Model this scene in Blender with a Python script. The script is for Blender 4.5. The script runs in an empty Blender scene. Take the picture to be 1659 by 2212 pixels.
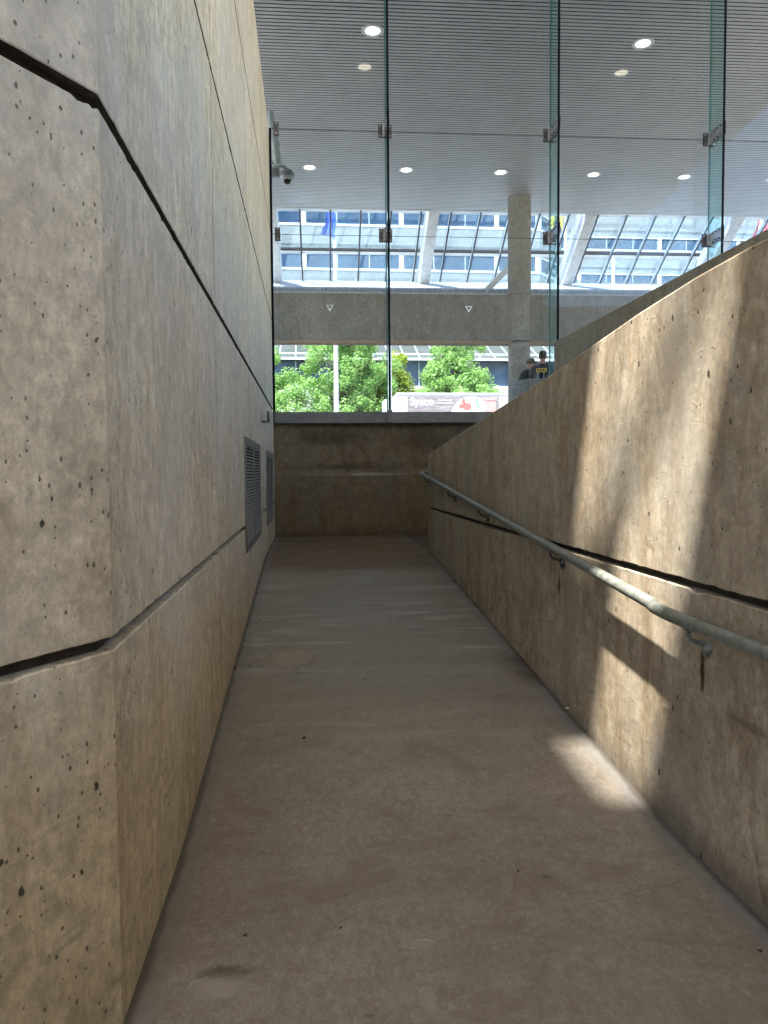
import bpy, bmesh, math, random
import numpy as np
from mathutils import Vector, Matrix
random.seed(7)
R = math.radians
S = bpy.context.scene
COL = S.collection

# ------------------------------------------------------------------ camera
EYE = Vector((0, 0, 1.55))
YAW, PITCH, ROLL, F = R(5.59), R(2.98), R(.45), 1661.
fwd = Vector((math.sin(YAW)*math.cos(PITCH), math.cos(YAW)*math.cos(PITCH), -math.sin(PITCH)))
r0 = Vector((math.cos(YAW), -math.sin(YAW), 0)); u0 = r0.cross(fwd)
rt = r0*math.cos(ROLL) - u0*math.sin(ROLL); up = u0*math.cos(ROLL) + r0*math.sin(ROLL)
cam = bpy.data.objects.new('camera', bpy.data.cameras.new('camera')); COL.objects.link(cam)
M = Matrix((rt, up, -fwd)).transposed().to_4x4(); M.translation = EYE
cam.matrix_world = M
cam.data.sensor_fit = 'VERTICAL'; cam.data.sensor_height = 36; cam.data.lens = 36*F/2212
cam.data.clip_start = .02; cam.data.clip_end = 2000
S.camera = cam

def at(x, y, ax, v):
    """world point where the sight line of photo pixel (x,y of 1659x2212) meets the plane axis=v"""
    d = fwd + rt*((x-829.5)/F) - up*((y-1106)/F)
    return EYE + d*((v-EYE[ax])/d[ax])

# ------------------------------------------------------------------ light
SUN = Vector((.272, .32, -1)).normalized()
w = bpy.data.worlds.new("World"); S.world = w; w.use_nodes = True
nt = w.node_tree; bg = nt.nodes['Background']
sky = nt.nodes.new('ShaderNodeTexSky'); sky.sky_type = 'NISHITA'; sky.sun_disc = False
sky.sun_elevation = math.asin(-SUN.z); sky.sun_rotation = math.atan2(-SUN.x, -SUN.y)
sky.air_density = 1.0; sky.dust_density = 1.5; sky.ozone_density = 1.0
nt.links.new(sky.outputs[0], bg.inputs[0]); bg.inputs[1].default_value = .15
sl = bpy.data.lights.new('sun', 'SUN'); sl.energy = 4.0; sl.angle = R(1.2); sl.color = (1, .95, .87)
so = bpy.data.objects.new('sun', sl); COL.objects.link(so)
so.rotation_euler = SUN.to_track_quat('-Z', 'Y').to_euler(); so.location = (-10, -12, 40)
S.view_settings.view_transform = 'Standard'; S.view_settings.look = 'None'
S.view_settings.gamma = 1; S.view_settings.use_curve_mapping = False
S.view_settings.exposure = 2.68
S.cycles.use_denoising = True
S.cycles.max_bounces = 10; S.cycles.diffuse_bounces = 6; S.cycles.glossy_bounces = 4
S.cycles.transparent_max_bounces = 24; S.cycles.transmission_bounces = 4
S.cycles.caustics_reflective = False; S.cycles.caustics_refractive = False
S.cycles.sample_clamp_indirect = 6

# ------------------------------------------------------------------ node helpers
class NT:
    def __init__(s, name):
        s.m = bpy.data.materials.new(name); s.m.use_nodes = True; s.t = s.m.node_tree
        s.b = s.t.nodes['Principled BSDF']; s.o = s.t.nodes['Material Output']
    def n(s, typ, **kw):
        nd = s.t.nodes.new('ShaderNode'+typ)
        for k, v in kw.items():
            if k in nd.inputs.keys(): s.put(nd.inputs[k], v)
            else: setattr(nd, k, v)
        return nd
    def put(s, sock, v):
        if isinstance(v, bpy.types.NodeSocket): s.t.links.new(v, sock)
        else: sock.default_value = v
    def math(s, op, a, b=0., c=None):
        nd = s.t.nodes.new('ShaderNodeMath'); nd.operation = op
        s.put(nd.inputs[0], a); s.put(nd.inputs[1], b)
        if c is not None: s.put(nd.inputs[2], c)
        return nd.outputs[0]
    def ramp(s, v, a, b, lo=0., hi=1.):
        nd = s.t.nodes.new('ShaderNodeMapRange'); nd.interpolation_type = 'SMOOTHSTEP'
        for i, x in enumerate((v, a, b, lo, hi)): s.put(nd.inputs[i], x)
        return nd.outputs[0]
    def mix(s, f, a, b, typ='MIX'):
        nd = s.t.nodes.new('ShaderNodeMix'); nd.data_type = 'RGBA'; nd.blend_type = typ
        s.put(nd.inputs[0], f); s.put(nd.inputs[6], a); s.put(nd.inputs[7], b)
        return nd.outputs[2]
    def pos(s, scale=(1, 1, 1), loc=(0, 0, 0)):
        g = s.t.nodes.new('ShaderNodeNewGeometry')
        mp = s.t.nodes.new('ShaderNodeMapping'); s.t.links.new(g.outputs['Position'], mp.inputs[0])
        mp.inputs['Scale'].default_value = scale; mp.inputs['Location'].default_value = loc
        return mp.outputs[0]
    def noise(s, vec, scale, det=4, rough=.55, out=0, dist=0):
        nd = s.t.nodes.new('ShaderNodeTexNoise'); s.put(nd.inputs['Vector'], vec)
        nd.inputs['Scale'].default_value = scale; nd.inputs['Detail'].default_value = det
        nd.inputs['Roughness'].default_value = rough; nd.inputs['Distortion'].default_value = dist
        return nd.outputs[out]
    def bump(s, h, strength=.3, dist=.01, prev=None):
        nd = s.t.nodes.new('ShaderNodeBump'); nd.inputs['Strength'].default_value = strength
        nd.inputs['Distance'].default_value = dist; s.put(nd.inputs['Height'], h)
        if prev is not None: s.put(nd.inputs['Normal'], prev)
        return nd.outputs[0]

def c4(c): return (c[0], c[1], c[2], 1)
def plain(name, col, rough=.5, metal=0., var=.12, scale=8, spec=.5, bump=0., bscale=60):
    t = NT(name)
    v = t.noise(t.pos(), scale, 5)
    f = t.ramp(v, .3, .7, 1-var, 1+var)
    cc = t.n('Vector'+'Math', operation='SCALE'); cc.inputs[0].default_value = col; t.put(cc.inputs['Scale'], f)
    t.put(t.b.inputs['Base Color'], cc.outputs[0]); t.b.inputs['Roughness'].default_value = rough
    t.b.inputs['Metallic'].default_value = metal; t.b.inputs['Specular IOR Level'].default_value = spec
    if bump: t.put(t.b.inputs['Normal'], t.bump(t.noise(t.pos(), bscale, 4), bump, .005))
    return t.m
def emit(name, col, st):
    t = NT(name); t.b.inputs['Base Color'].default_value = c4((.9, .9, .9))
    t.b.inputs['Emission Color'].default_value = c4(col); t.b.inputs['Emission Strength'].default_value = st
    return t.m

def concrete(name, base, seed=0., stain=.45, holes=1., streak=.5, rough=.75, grime=.0, grime_z=None, warm=(.62, .5, .38), spec=.35, holew=1., horiz=False, scuff=0.):
    t = NT(name); L = (seed*3.1, seed*1.7, seed*2.3)
    p = t.pos((1, 1, 1), L)
    pv = t.pos((1, 1, .22) if not horiz else (1, .25, 1), L)       # stretched: vertical pour streaks
    big = t.noise(p, .9, 5, .6); med = t.noise(p, 5, 7, .65); fine = t.noise(p, 70, 4, .7)
    st1 = t.noise(pv, 4.5, 6, .7, dist=.3); st2 = t.noise(pv, 22, 5, .7)
    col = t.mix(t.ramp(big, .36, .64), c4([x*.80 for x in base]), c4([x*1.12 for x in base]))
    col = t.mix(t.ramp(med, .40, .64, 0, .6), col, c4([base[0]*1.22, base[1]*1.24, base[2]*1.27]))
    col = t.mix(t.ramp(st1, .48, .68, 0, stain), col, c4([base[0]*warm[0], base[1]*warm[1], base[2]*warm[2]]))
    col = t.mix(t.ramp(st2, .42, .66, 0, streak*.75), col, c4([base[0]*.68, base[1]*.63, base[2]*.56]))
    blot = t.noise(t.pos((1, 1, .5), (L[0]+9, L[1], L[2])), 2.6, 9, .75, dist=.6)
    col = t.mix(t.ramp(blot, .54, .60, 0, stain*.9), col, c4([base[0]*.66, base[1]*.58, base[2]*.48]))
    col = t.mix(t.ramp(fine, .35, .7, 0, .5), col, c4([x*.72 for x in base]))
    m2 = t.math('MULTIPLY', t.ramp(t.noise(p, 13, 7, .72), .34, .66, .80, 1.14), t.ramp(t.noise(t.pos((1, 1, .6), L), 42, 5, .75), .3, .7, .84, 1.12))
    vs_ = t.n('VectorMath', operation='SCALE'); t.put(vs_.inputs[0], col); t.put(vs_.inputs['Scale'], m2); col = vs_.outputs[0]
    col = t.mix(t.ramp(t.noise(t.pos((1, 1, .7), (L[0]+20, L[1], L[2])), 1.3, 5, .6), .45, .65, 0, .35), col, c4((base[1]*.93, base[1]*.93, base[1]*.86)))
    # bug holes
    def pits(scale, zs, rmax, keep, off):
        v = t.n('TexVoronoi', feature='F1'); t.put(v.inputs['Vector'], t.pos((1, 1, zs), (L[0]+off, L[1], L[2])))
        v.inputs['Scale'].default_value = scale
        sep = t.n('SeparateColor'); t.put(sep.inputs[0], v.outputs['Color'])
        clus = t.ramp(t.noise(t.pos((1, 1, 1), (L[0]+off*2, L[1]+3, L[2])), 1.7, 3), .38, .62, .22, -.30)
        on = t.math('GREATER_THAN', sep.outputs[0], t.math('ADD', keep, clus))
        rad = t.math('MULTIPLY_ADD', t.math('POWER', sep.outputs[1], 3.), rmax, rmax*.25)
        wob = t.math('MULTIPLY_ADD', t.noise(p, 75, 4), rmax*2.2, -rmax*1.1)
        d = t.math('ADD', v.outputs['Distance'], wob)
        m = t.math('SUBTRACT', 1., t.ramp(t.math('DIVIDE', d, rad), .75, 1.05))
        return t.math('MULTIPLY', m, on)
    h1 = pits(8, .5, .072*holew, 1-.55*holes, 0); h2 = pits(24, .6, .17*holew, 1-.40*holes, 5); h4 = pits(60, .7, .26*holew, 1-.42*holes, 8)
    h3 = pits(3.1, .38, .045*holew, 1-.45*holes, 11)
    hh = t.math('MAXIMUM', t.math('MAXIMUM', h1, h2), t.math('MAXIMUM', h3, t.math('MULTIPLY', h4, .8)))
    col = t.mix(t.math('MULTIPLY', hh, .88), col, c4((.018, .014, .011)))
    # chips, scratches
    sc = t.n('TexNoise'); t.put(sc.inputs['Vector'], t.pos((1, 2.5, 9), (L[0]+4, 0, 0))); sc.inputs['Scale'].default_value = 3.2; sc.inputs['Detail'].default_value = 8
    scm = t.ramp(sc.outputs[0], .66, .7)
    col = t.mix(t.math('MULTIPLY', scm, .12), col, c4([x*1.5 for x in base]))
    if scuff:
        rotm = t.n('Mapping'); g = t.n('NewGeometry'); t.put(rotm.inputs[0], g.outputs['Position'])
        rotm.inputs['Rotation'].default_value = (R(38), 0, 0); rotm.inputs['Scale'].default_value = (1, 1.2, 11)
        sm = t.ramp(t.noise(rotm.outputs[0], 2.2, 7, .7), .55, .7)
        sepz = t.n('SeparateXYZ'); t.put(sepz.inputs[0], g.outputs['Position'])
        low = t.ramp(sepz.outputs[2], .15, 1.0, 1., 0.)
        col = t.mix(t.math('MULTIPLY', t.math('MULTIPLY', sm, low), scuff), col, c4((.12, .105, .09)))
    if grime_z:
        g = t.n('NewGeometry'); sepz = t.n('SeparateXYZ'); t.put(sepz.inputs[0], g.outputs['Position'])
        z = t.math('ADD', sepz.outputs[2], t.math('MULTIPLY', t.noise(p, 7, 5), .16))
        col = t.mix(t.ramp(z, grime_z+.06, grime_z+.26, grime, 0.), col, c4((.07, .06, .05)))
    t.put(t.b.inputs['Base Color'], col)
    t.put(t.b.inputs['Roughness'], t.ramp(med, .3, .7, rough-.08, rough+.1)); t.b.inputs['Specular IOR Level'].default_value = spec
    h = t.math('ADD', t.math('MULTIPLY', fine, .25), t.math('MULTIPLY', med, .8))
    h = t.math('ADD', h, t.math('MULTIPLY', st2, .35))
    h = t.math('SUBTRACT', h, t.math('MULTIPLY', hh, 2.2)); h = t.math('ADD', h, t.math('MULTIPLY', scm, .15))
    t.put(t.b.inputs['Normal'], t.bump(h, .55, .006))
    return t.m

def glassmat(name, tint, refl=.06, transp=1.):
    t = NT(name); tr = t.n('BsdfTransparent'); tr.inputs[0].default_value = c4(tint)
    gl = t.n('BsdfGlossy'); gl.inputs['Roughness'].default_value = .0; gl.inputs[0].default_value = (1, 1, 1, 1)
    fr = t.n('LayerWeight'); fr.inputs[0].default_value = .35
    k = t.math('MULTIPLY_ADD', fr.outputs['Fresnel'], .22, refl*.1)
    mx = t.n('MixShader'); t.put(mx.inputs[0], k); t.put(mx.inputs[1], tr.outputs[0]); t.put(mx.inputs[2], gl.outputs[0])
    t.put(t.o.inputs[0], mx.outputs[0]); return t.m

# ------------------------------------------------------------------ mesh helpers
class MB:
    def __init__(s): s.v = []; s.f = []; s.mi = []
    def add(s, vs, fs, mi=0):
        o = len(s.v); s.v += [tuple(p) for p in vs]; s.f += [tuple(i+o for i in f) for f in fs]; s.mi += [mi]*len(fs); return s
    def box(s, x0, x1, y0, y1, z0, z1, mi=0):
        v = [(x, y, z) for z in (z0, z1) for y in (y0, y1) for x in (x0, x1)]
        return s.add(v, [(0, 2, 3, 1), (4, 5, 7, 6), (0, 1, 5, 4), (2, 6, 7, 3), (0, 4, 6, 2), (1, 3, 7, 5)], mi)
    def obox(s, c, ax, ay, az, hx, hy, hz, mi=0):
        c = Vector(c); ax, ay, az = [Vector(a).normalized() for a in (ax, ay, az)]
        v = [c+ax*i*hx+ay*j*hy+az*k*hz for k in (-1, 1) for j in (-1, 1) for i in (-1, 1)]
        return s.add(v, [(0, 2, 3, 1), (4, 5, 7, 6), (0, 1, 5, 4), (2, 6, 7, 3), (0, 4, 6, 2), (1, 3, 7, 5)], mi)
    def quad(s, a, b, c, d, mi=0): return s.add([a, b, c, d], [(0, 1, 2, 3)], mi)
    def tube(s, pts, rad, n=14, mi=0, cap=True):
        pts = [Vector(p) for p in pts]; rs = rad if isinstance(rad, (list, tuple)) else [rad]*len(pts)
        T = [(pts[min(i+1, len(pts)-1)]-pts[max(i-1, 0)]).normalized() for i in range(len(pts))]
        a = T[0].orthogonal().normalized(); vs = []
        for i, p in enumerate(pts):
            a = (a - T[i]*a.dot(T[i])).normalized(); b = T[i].cross(a)
            for k in range(n):
                th = 2*math.pi*k/n; vs.append(p + (a*math.cos(th)+b*math.sin(th))*rs[i])
        fs = [(i*n+k, i*n+(k+1) % n, (i+1)*n+(k+1) % n, (i+1)*n+k) for i in range(len(pts)-1) for k in range(n)]
        if cap: fs += [tuple(range(n))[::-1], tuple(range((len(pts)-1)*n, len(pts)*n))]
        return s.add(vs, fs, mi)
    def lathe(s, prof, c=(0, 0, 0), n=32, mi=0, cap=True):
        vs = [(c[0]+r*math.cos(2*math.pi*k/n), c[1]+r*math.sin(2*math.pi*k/n), c[2]+z) for r, z in prof for k in range(n)]
        fs = [(i*n+k, i*n+(k+1) % n, (i+1)*n+(k+1) % n, (i+1)*n+k) for i in range(len(prof)-1) for k in range(n)]
        if cap: fs += [tuple(range(n))[::-1], tuple(range((len(prof)-1)*n, len(prof)*n))]
        return s.add(vs, fs, mi)
    def prism(s, poly, axis, a, b, mi=0):
        """poly: 2-D points in the two other axes, extruded along axis from a to b"""
        def P(p, t):
            q = list(p); q.insert(axis, t); return q
        n = len(poly); vs = [P(p, a) for p in poly]+[P(p, b) for p in poly]
        fs = [(i, (i+1) % n, n+(i+1) % n, n+i) for i in range(n)]+[tuple(range(n))[::-1], tuple(range(n, 2*n))]
        return s.add(vs, fs, mi)
    def build(s, name, mats, parent=None, smooth=False, bevel=0, fix=True):
        me = bpy.data.meshes.new(name); me.from_pydata(s.v, [], s.f)
        mats = mats if isinstance(mats, (list, tuple)) else [mats]
        for m in mats: me.materials.append(m)
        for i, p in enumerate(me.polygons): p.material_index = s.mi[i]
        if fix or bevel:
            bm = bmesh.new(); bm.from_mesh(me); bmesh.ops.recalc_face_normals(bm, faces=bm.faces)
            if bevel: bmesh.ops.bevel(bm, geom=[e for e in bm.edges if e.calc_face_angle(0) > .5], offset=bevel, segments=2, affect='EDGES', profile=.6)
            bm.to_mesh(me); bm.free()
        o = bpy.data.objects.new(name, me); COL.objects.link(o)
        if parent is not None: o.parent = parent
        if smooth:
            for p in me.polygons: p.use_smooth = True
            if smooth != 'all':
                try: me.set_sharp_from_angle(angle=R(40))
                except Exception: pass
        return o
def tag(o, label=None, cat=None, group=None, kind=None):
    if label: o['label'] = label
    if cat: o['category'] = cat
    if group: o['group'] = group
    if kind: o['kind'] = kind
    return o
def empty(name, loc=(0, 0, 0), rz=0):
    o = bpy.data.objects.new(name, None); COL.objects.link(o); o.location = loc; o.rotation_euler = (0, 0, rz)
    o.empty_display_size = .1; return o
def copy_tree(o, parent=None):
    c = o.copy(); COL.objects.link(c); c.parent = parent
    for ch in [x for x in o.children]: copy_tree(ch, c)
    return c
def struct(o): o['kind'] = 'structure'; return o
TW = R(-1.2)                         # the street front is turned a little against the ramp
PV = Vector((0, 12.3, 0))
def turn(o):
    mt = Matrix.Translation(PV) @ Matrix.Rotation(TW, 4, 'Z') @ Matrix.Translation(-PV)
    o.matrix_world = mt @ Matrix.LocRotScale(o.location, o.rotation_euler, o.scale); return o

# ------------------------------------------------------------------ materials
BASE = (.36, .305, .24)
m_left = concrete('concrete_left', (.605, .532, .395), 1, .42, .62, .6, scuff=.5)
m_right = concrete('concrete_right', (.44, .372, .28), 2, .85, .75, .5, scuff=.6, grime=.6, grime_z=.03)
m_end = concrete('concrete_end_shaded', (.20, .158, .10), 3, .75, .5, .6, grime=.8, grime_z=.5)  # base much darker than the other walls: its shade is put into the colour
m_cap = concrete('concrete_parapet', (.33, .31, .25), 4, .4, .9, .5)
m_beam = concrete('concrete_beam', (.28, .268, .245), 5, .55, .5, .7)
m_colm = concrete('concrete_column', (.33, .315, .285), 6, .35, .5, .5, horiz=True)
m_plant = plain('pebbled_concrete', (.28, .27, .25), .9, var=.4, scale=25, bump=1., bscale=30)
m_facade = concrete('facade_concrete', (.33, .335, .34), 7, .2, .1, .3)
m_white = plain('white_paint', (.8, .8, .82), .5, var=.05)
m_steel = plain('sill_steel', (.17, .175, .185), .45, .3, var=.15)
m_bracket = plain('dark_metal', (.10, .10, .105), .35, .7)
m_plate = plain('stainless_plate', (.45, .46, .48), .3, .9, var=.2)
m_bead = plain('groove_sealant', (.045, .034, .024), .8, var=.3, scale=30)
m_black = plain('black_sealant', (.004, .005, .010), .7, spec=.1)
m_slat = plain('ceiling_slat', (.60, .59, .59), .45, .2, var=.05, scale=2)
m_void = plain('ceiling_void', (.022, .018, .026), .9)
m_rail = plain('painted_rail', (.17, .18, .16), .38, .0, var=.28, scale=26, bump=.25, bscale=70)
m_louver = plain('louver_grey', (.19, .185, .165), .5, .2, var=.15)
m_dark = plain('dark_gap', (.008, .008, .007), .9)
m_roof = plain('roof_underside', (.76, .72, .64), .8)  # pale warm tone chosen so the unseen roof and rear wall bounce light
m_mull = plain('mullion_bronze', (.05, .045, .05), .5)
m_mullw = plain('mullion_side', (.42, .47, .52), .4)
m_bounce_ground = plain('warm_bounce_ground', (.56, .50, .41), .85, var=.15, scale=2)  # unseen ground tinted pale and warm to bounce warm light indoors
m_ground = plain('paving', (.42, .40, .37), .85, var=.15, scale=2)
m_asphalt = plain('asphalt', (.06, .06, .062), .9)
g_pane = glassmat('window_glass', (.655, .69, .695), .06)
g_fin = glassmat('fin_glass', (.80, .92, .905), .10)
g_sky = glassmat('skylight_glass', (.96, .96, .95), .02)
g_roof = glassmat('roof_glass', (.86, .93, .97), .05)
e_lamp = emit('lamp_glow', (1, .90, .66), 3.2)

# ------------------------------------------------------------------ ramp floor
def floor_z(y):
    if y < 2.95: return 0.
    if y < 3.35: return .083*(y-2.95)**2/.8
    if y < 9.35: return .083*(y-3.15)
    if y < 9.75: return .083*6.2 + .083*((y-9.35) - (y-9.35)**2/.8)
    return .083*6.4
t = NT('ramp_concrete')
p = t.pos(); px = t.pos((.35, 1, 1))
big = t.noise(p, .8, 6, .62); med = t.noise(px, 3.2, 8, .68, dist=.8); fine = t.noise(t.pos((1, .45, 1)), 120, 5, .75); swirl = t.noise(t.pos((1, .5, 1), (7, 3, 0)), 9, 9, .75, dist=1.5)
fb = (.272, .246, .214)
col = t.mix(t.ramp(big, .35, .65), c4([x*.82 for x in fb]), c4([x*1.1 for x in fb]))
col = t.mix(t.ramp(med, .42, .7, 0, .55), col, c4((.36, .325, .285)))
col = t.mix(t.ramp(swirl, .47, .6, 0, .6), col, c4((.17, .143, .118)))
mot = t.noise(t.pos((1, .6, 1), (1, 9, 0)), 38, 6, .75, dist=.4)
col = t.mix(t.ramp(mot, .5, .62, 0, .6), col, c4((.155, .13, .108)))
col = t.mix(t.ramp(mot, .47, .36, 0, .5), col, c4((.42, .38, .325)))
grit = t.noise(t.pos(), 320, 3, .8)
col = t.mix(t.ramp(fine, .38, .66, 0, .55), col, c4((.155, .125, .095)))
col = t.mix(t.ramp(grit, .35, .7, 0, .4), col, c4((.40, .35, .29)))
blo = t.noise(t.pos((.8, 1, 1), (5, 5, 0)), 2.1, 9, .72, dist=.9)
col = t.mix(t.ramp(blo, .52, .6, 0, .55), col, c4((.19, .15, .115)))
g = t.n('NewGeometry'); sp = t.n('SeparateXYZ'); t.put(sp.inputs[0], g.outputs['Position'])
# greyer worn cement plus painted bluish sheen mid-slope; landing darkened and browned for its shade
yw = t.math('ADD', sp.outputs[1], t.math('MULTIPLY', t.noise(p, 3, 5), .5))
grey = t.math('MULTIPLY', t.ramp(yw, 3.6, 6.2), t.ramp(yw, 8.5, 9.1, 1., 0.))  # mask of the worn band and its painted sheen
streaks = t.ramp(t.noise(t.pos((.16, 1, 1), (2, 0, 0)), 5, 7, .7, dist=.5), .5, .68)
col = t.mix(t.math('MULTIPLY', grey, .6), col, c4((.24, .243, .238)))
col = t.mix(t.math('MULTIPLY', t.math('MULTIPLY', grey, streaks), .7), col, c4((.42, .44, .45)))  # pale bluish streaks: sheen from the glass put into the floor colour
col = t.mix(t.ramp(yw, 8.55, 9.15, 0, .7), col, c4((.11, .078, .048)))  # dimness of the landing put into the colour
# grey trowelled border strip along both walls
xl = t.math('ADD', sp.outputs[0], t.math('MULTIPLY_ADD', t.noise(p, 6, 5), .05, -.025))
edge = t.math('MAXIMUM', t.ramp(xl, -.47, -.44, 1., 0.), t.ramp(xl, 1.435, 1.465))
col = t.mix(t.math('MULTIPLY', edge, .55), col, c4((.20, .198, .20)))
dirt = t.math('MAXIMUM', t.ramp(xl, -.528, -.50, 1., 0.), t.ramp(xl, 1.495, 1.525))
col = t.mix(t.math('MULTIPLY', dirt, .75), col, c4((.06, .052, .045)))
# drip spots and specks
for sc_, r_, kp, cc in ((4.5, .10, .55, (.085, .068, .055)), (16, .12, .8, (.06, .05, .045)), (30, .1, .93, (.45, .42, .38))):
    v = t.n('TexVoronoi', feature='F1'); t.put(v.inputs['Vector'], p); v.inputs['Scale'].default_value = sc_
    sq = t.n('SeparateColor'); t.put(sq.inputs[0], v.outputs['Color'])
    d = t.math('ADD', v.outputs['Distance'], t.math('MULTIPLY_ADD', t.noise(p, 40, 3), .09, -.045))
    rr = t.math('MULTIPLY_ADD', t.math('POWER', sq.outputs[1], 2.), r_, .02)
    mk = t.math('MULTIPLY', t.math('GREATER_THAN', sq.outputs[0], kp), t.math('SUBTRACT', 1., t.ramp(t.math('DIVIDE', d, rr), .5, 1.1)))
    col = t.mix(t.math('MULTIPLY', mk, t.math('MULTIPLY', sq.outputs[2], .65)), col, c4(cc))
t.put(t.b.inputs['Base Color'], col)
t.put(t.b.inputs['Roughness'], t.ramp(med, .3, .75, .62, .44)); t.b.inputs['Specular IOR Level'].default_value = .5
hh = t.math('ADD', t.math('ADD', t.math('MULTIPLY', fine, .5), t.math('MULTIPLY', mot, .6)), t.math('MULTIPLY', med, .8))
t.put(t.b.inputs['Normal'], t.bump(hh, .5, .005))
m_floor = t.m

fl = MB(); ys = [-14, -6, -2, 0, 1, 2, 2.5]+[2.95+.05*i for i in range(9)]+[4+.5*i for i in range(11)]+[9.35+.05*i for i in range(9)]+[10.5, 11.5, 12.5]
for i in range(len(ys)-1):
    a, b = ys[i], ys[i+1]
    x0 = -9 if b <= 2.5 else -.6
    x1 = 1.6 if b <= 9.85 else 4.1
    fl.quad((x0, a, floor_z(a)), (x1, a, floor_z(a)), (x1, b, floor_z(b)), (x0, b, floor_z(b)))
floor = struct(fl.build('floor', m_floor))
up_ = MB()       # second flight behind the parapet, climbing back towards the camera
zz = [(9.8, .531), (3.0, 1.07), (-8, 1.07)]
for (a, za), (b, zb) in zip(zz[:-1], zz[1:]): up_.quad((1.75, a, za), (3.65, a, za), (3.65, b, zb), (1.75, b, zb))
struct(up_.build('upper_ramp', m_floor))

# ------------------------------------------------------------------ walls with cast grooves
def jit(k): return (random.random()-.5)*2*k
def wall_strip(path, inward, levels, depth_fn, top_fn=None, thick=.3, grooves=(), gw=.017, gd=.04, joints=(), chip=.003, svals=None):
    """path: plan points; levels: z of grid rows; grooves: z heights (or functions of index); returns MB closed wall"""
    mb = MB(); n = len(path); rows = []
    zs = sorted(set(levels))
    cells = []
    for z in zs: cells.append((z, 0, 'f'))
    for gi, g_ in enumerate(grooves):
        cells += [(g_, -1.25, ('a', gi)), (g_, -1, ('b', gi)), (g_, -1, ('c', gi)), (g_, 1, ('d', gi)), (g_, 1, ('e', gi)), (g_, 1.2, ('g', gi))]
    def key(c): return c[0] + (c[1]*gw if c[1] else 0)
    order = {'a': 0, 'b': 1, 'c': 2, 'd': 3, 'e': 4, 'g': 5, 'f': 0}
    cells.sort(key=lambda c: (round(key(c), 4), order[c[2][0]] if c[2] != 'f' else 0))
    V = []
    for i in range(n):
        colv = []; lowj = [jit(chip) for _ in grooves]; upj = [jit(chip) for _ in grooves]
        lowj = [l - (random.random()**14)*.012 for l in lowj]; upj = [l + (random.random()**14)*.007 for l in upj]
        top = top_fn(path[i][1]) if top_fn else None
        for z, k, kind in cells:
            d = 0.; zz_ = z
            if kind != 'f':
                gi = kind[1]; kd = kind[0]
                zz_ = z + k*gw
                if kd in 'ab': zz_ += lowj[gi]
                if kd in 'eg': zz_ += upj[gi]
                if kd == 'b': d = .004
                if kd in 'cd': d = gd
                if kd == 'e': d = .003
            if top is not None and kind == 'f' and z == zs[-1]: zz_ = top
            if top is not None and kind == 'f' and z == zs[-2]: zz_ = top-.012
            if top is not None and kind == 'f' and z == zs[-1]: d = .012
            if joints and path[i][2]: d = max(d, .009)
            colv.append((zz_, d))
        colv += [(colv[-1][0], thick), (colv[0][0], thick)]
        V.append([(path[i][0]+inward[i][0]*d, path[i][1]+inward[i][1]*d, z) for z, d in colv])
    m = len(V[0]); vs = [p for r in V for p in r]
    fs = [(i*m+j, (i+1)*m+j, (i+1)*m+(j+1) % m, i*m+(j+1) % m) for i in range(n-1) for j in range(m)]
    fs += [tuple(range(m)), tuple(range((n-1)*m, n*m))[::-1]]
    mb.add(vs, fs)
    dark = [j for j in range(len(cells)-1) if cells[j][2] != 'f' and cells[j+1][2] != 'f' and cells[j][2][0] in 'cd' and cells[j+1][2][0] in 'cde']
    for k in range((n-1)*m):
        if k % m in dark or (path[k//m][2] and path[k//m+1][2] and k % m < m-3): mb.mi[k] = 1
    return mb

def ypath(x, a, b, step, joints, jw=.007):
    ys_ = [a+(b-a)*i/max(1, round((b-a)/step)) for i in range(round((b-a)/step)+1)]
    pts = [(x, y, False) for y in ys_ if all(abs(y-j) > jw+.008 for j in joints)]
    for j in joints: pts += [(x, j-jw-.0015, False), (x, j-jw, True), (x, j+jw, True), (x, j+jw+.0015, False)]
    return sorted(pts, key=lambda q: q[1])

XL, XR = -.54, 1.535
ang = R(31.3); dirn = (math.sin(ang), math.cos(ang))
pts = []; inw = []
N = 90
for i in range(N):
    s_ = -5.2*(1-i/N)**1.5
    if s_ > -.008: continue
    pts.append((XL+dirn[0]*s_, 2.15+dirn[1]*s_, False)); inw.append((-dirn[1], dirn[0]))
pts.append((XL, 2.15, False)); bi = Vector((-1-dirn[1], dirn[0])).normalized(); inw.append((bi.x/.96, bi.y/.96))
yp = [q for q in ypath(XL, 2.16, 12.45, .035, (4.69, 7.34, 9.99), .013)]
pts += yp; inw += [(-1, 0)]*len(yp)
lw = wall_strip(pts, inw, [-.15, .4, .8, 1.8, 3.2, 4.6, 6.0, 6.8], None, None, .32, (1.085, 2.535, 3.935, 5.33), .018, .045, (1,), .0008)
left_wall = lw.build('concrete_wall', [m_left, m_bead])
tag(left_wall, 'tall grooved concrete wall with a bent corner along the left of the ramp', 'wall')
# the two upper grooves are narrower: filled mortar beads lie inside the channels
fil = MB()
for z in (3.935, 5.33):
    fil.box(XL-.05, XL-.012, 2.3, 12.4, z-.022, z-.006)
fil.build('groove_filler', m_left, left_wall)

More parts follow.
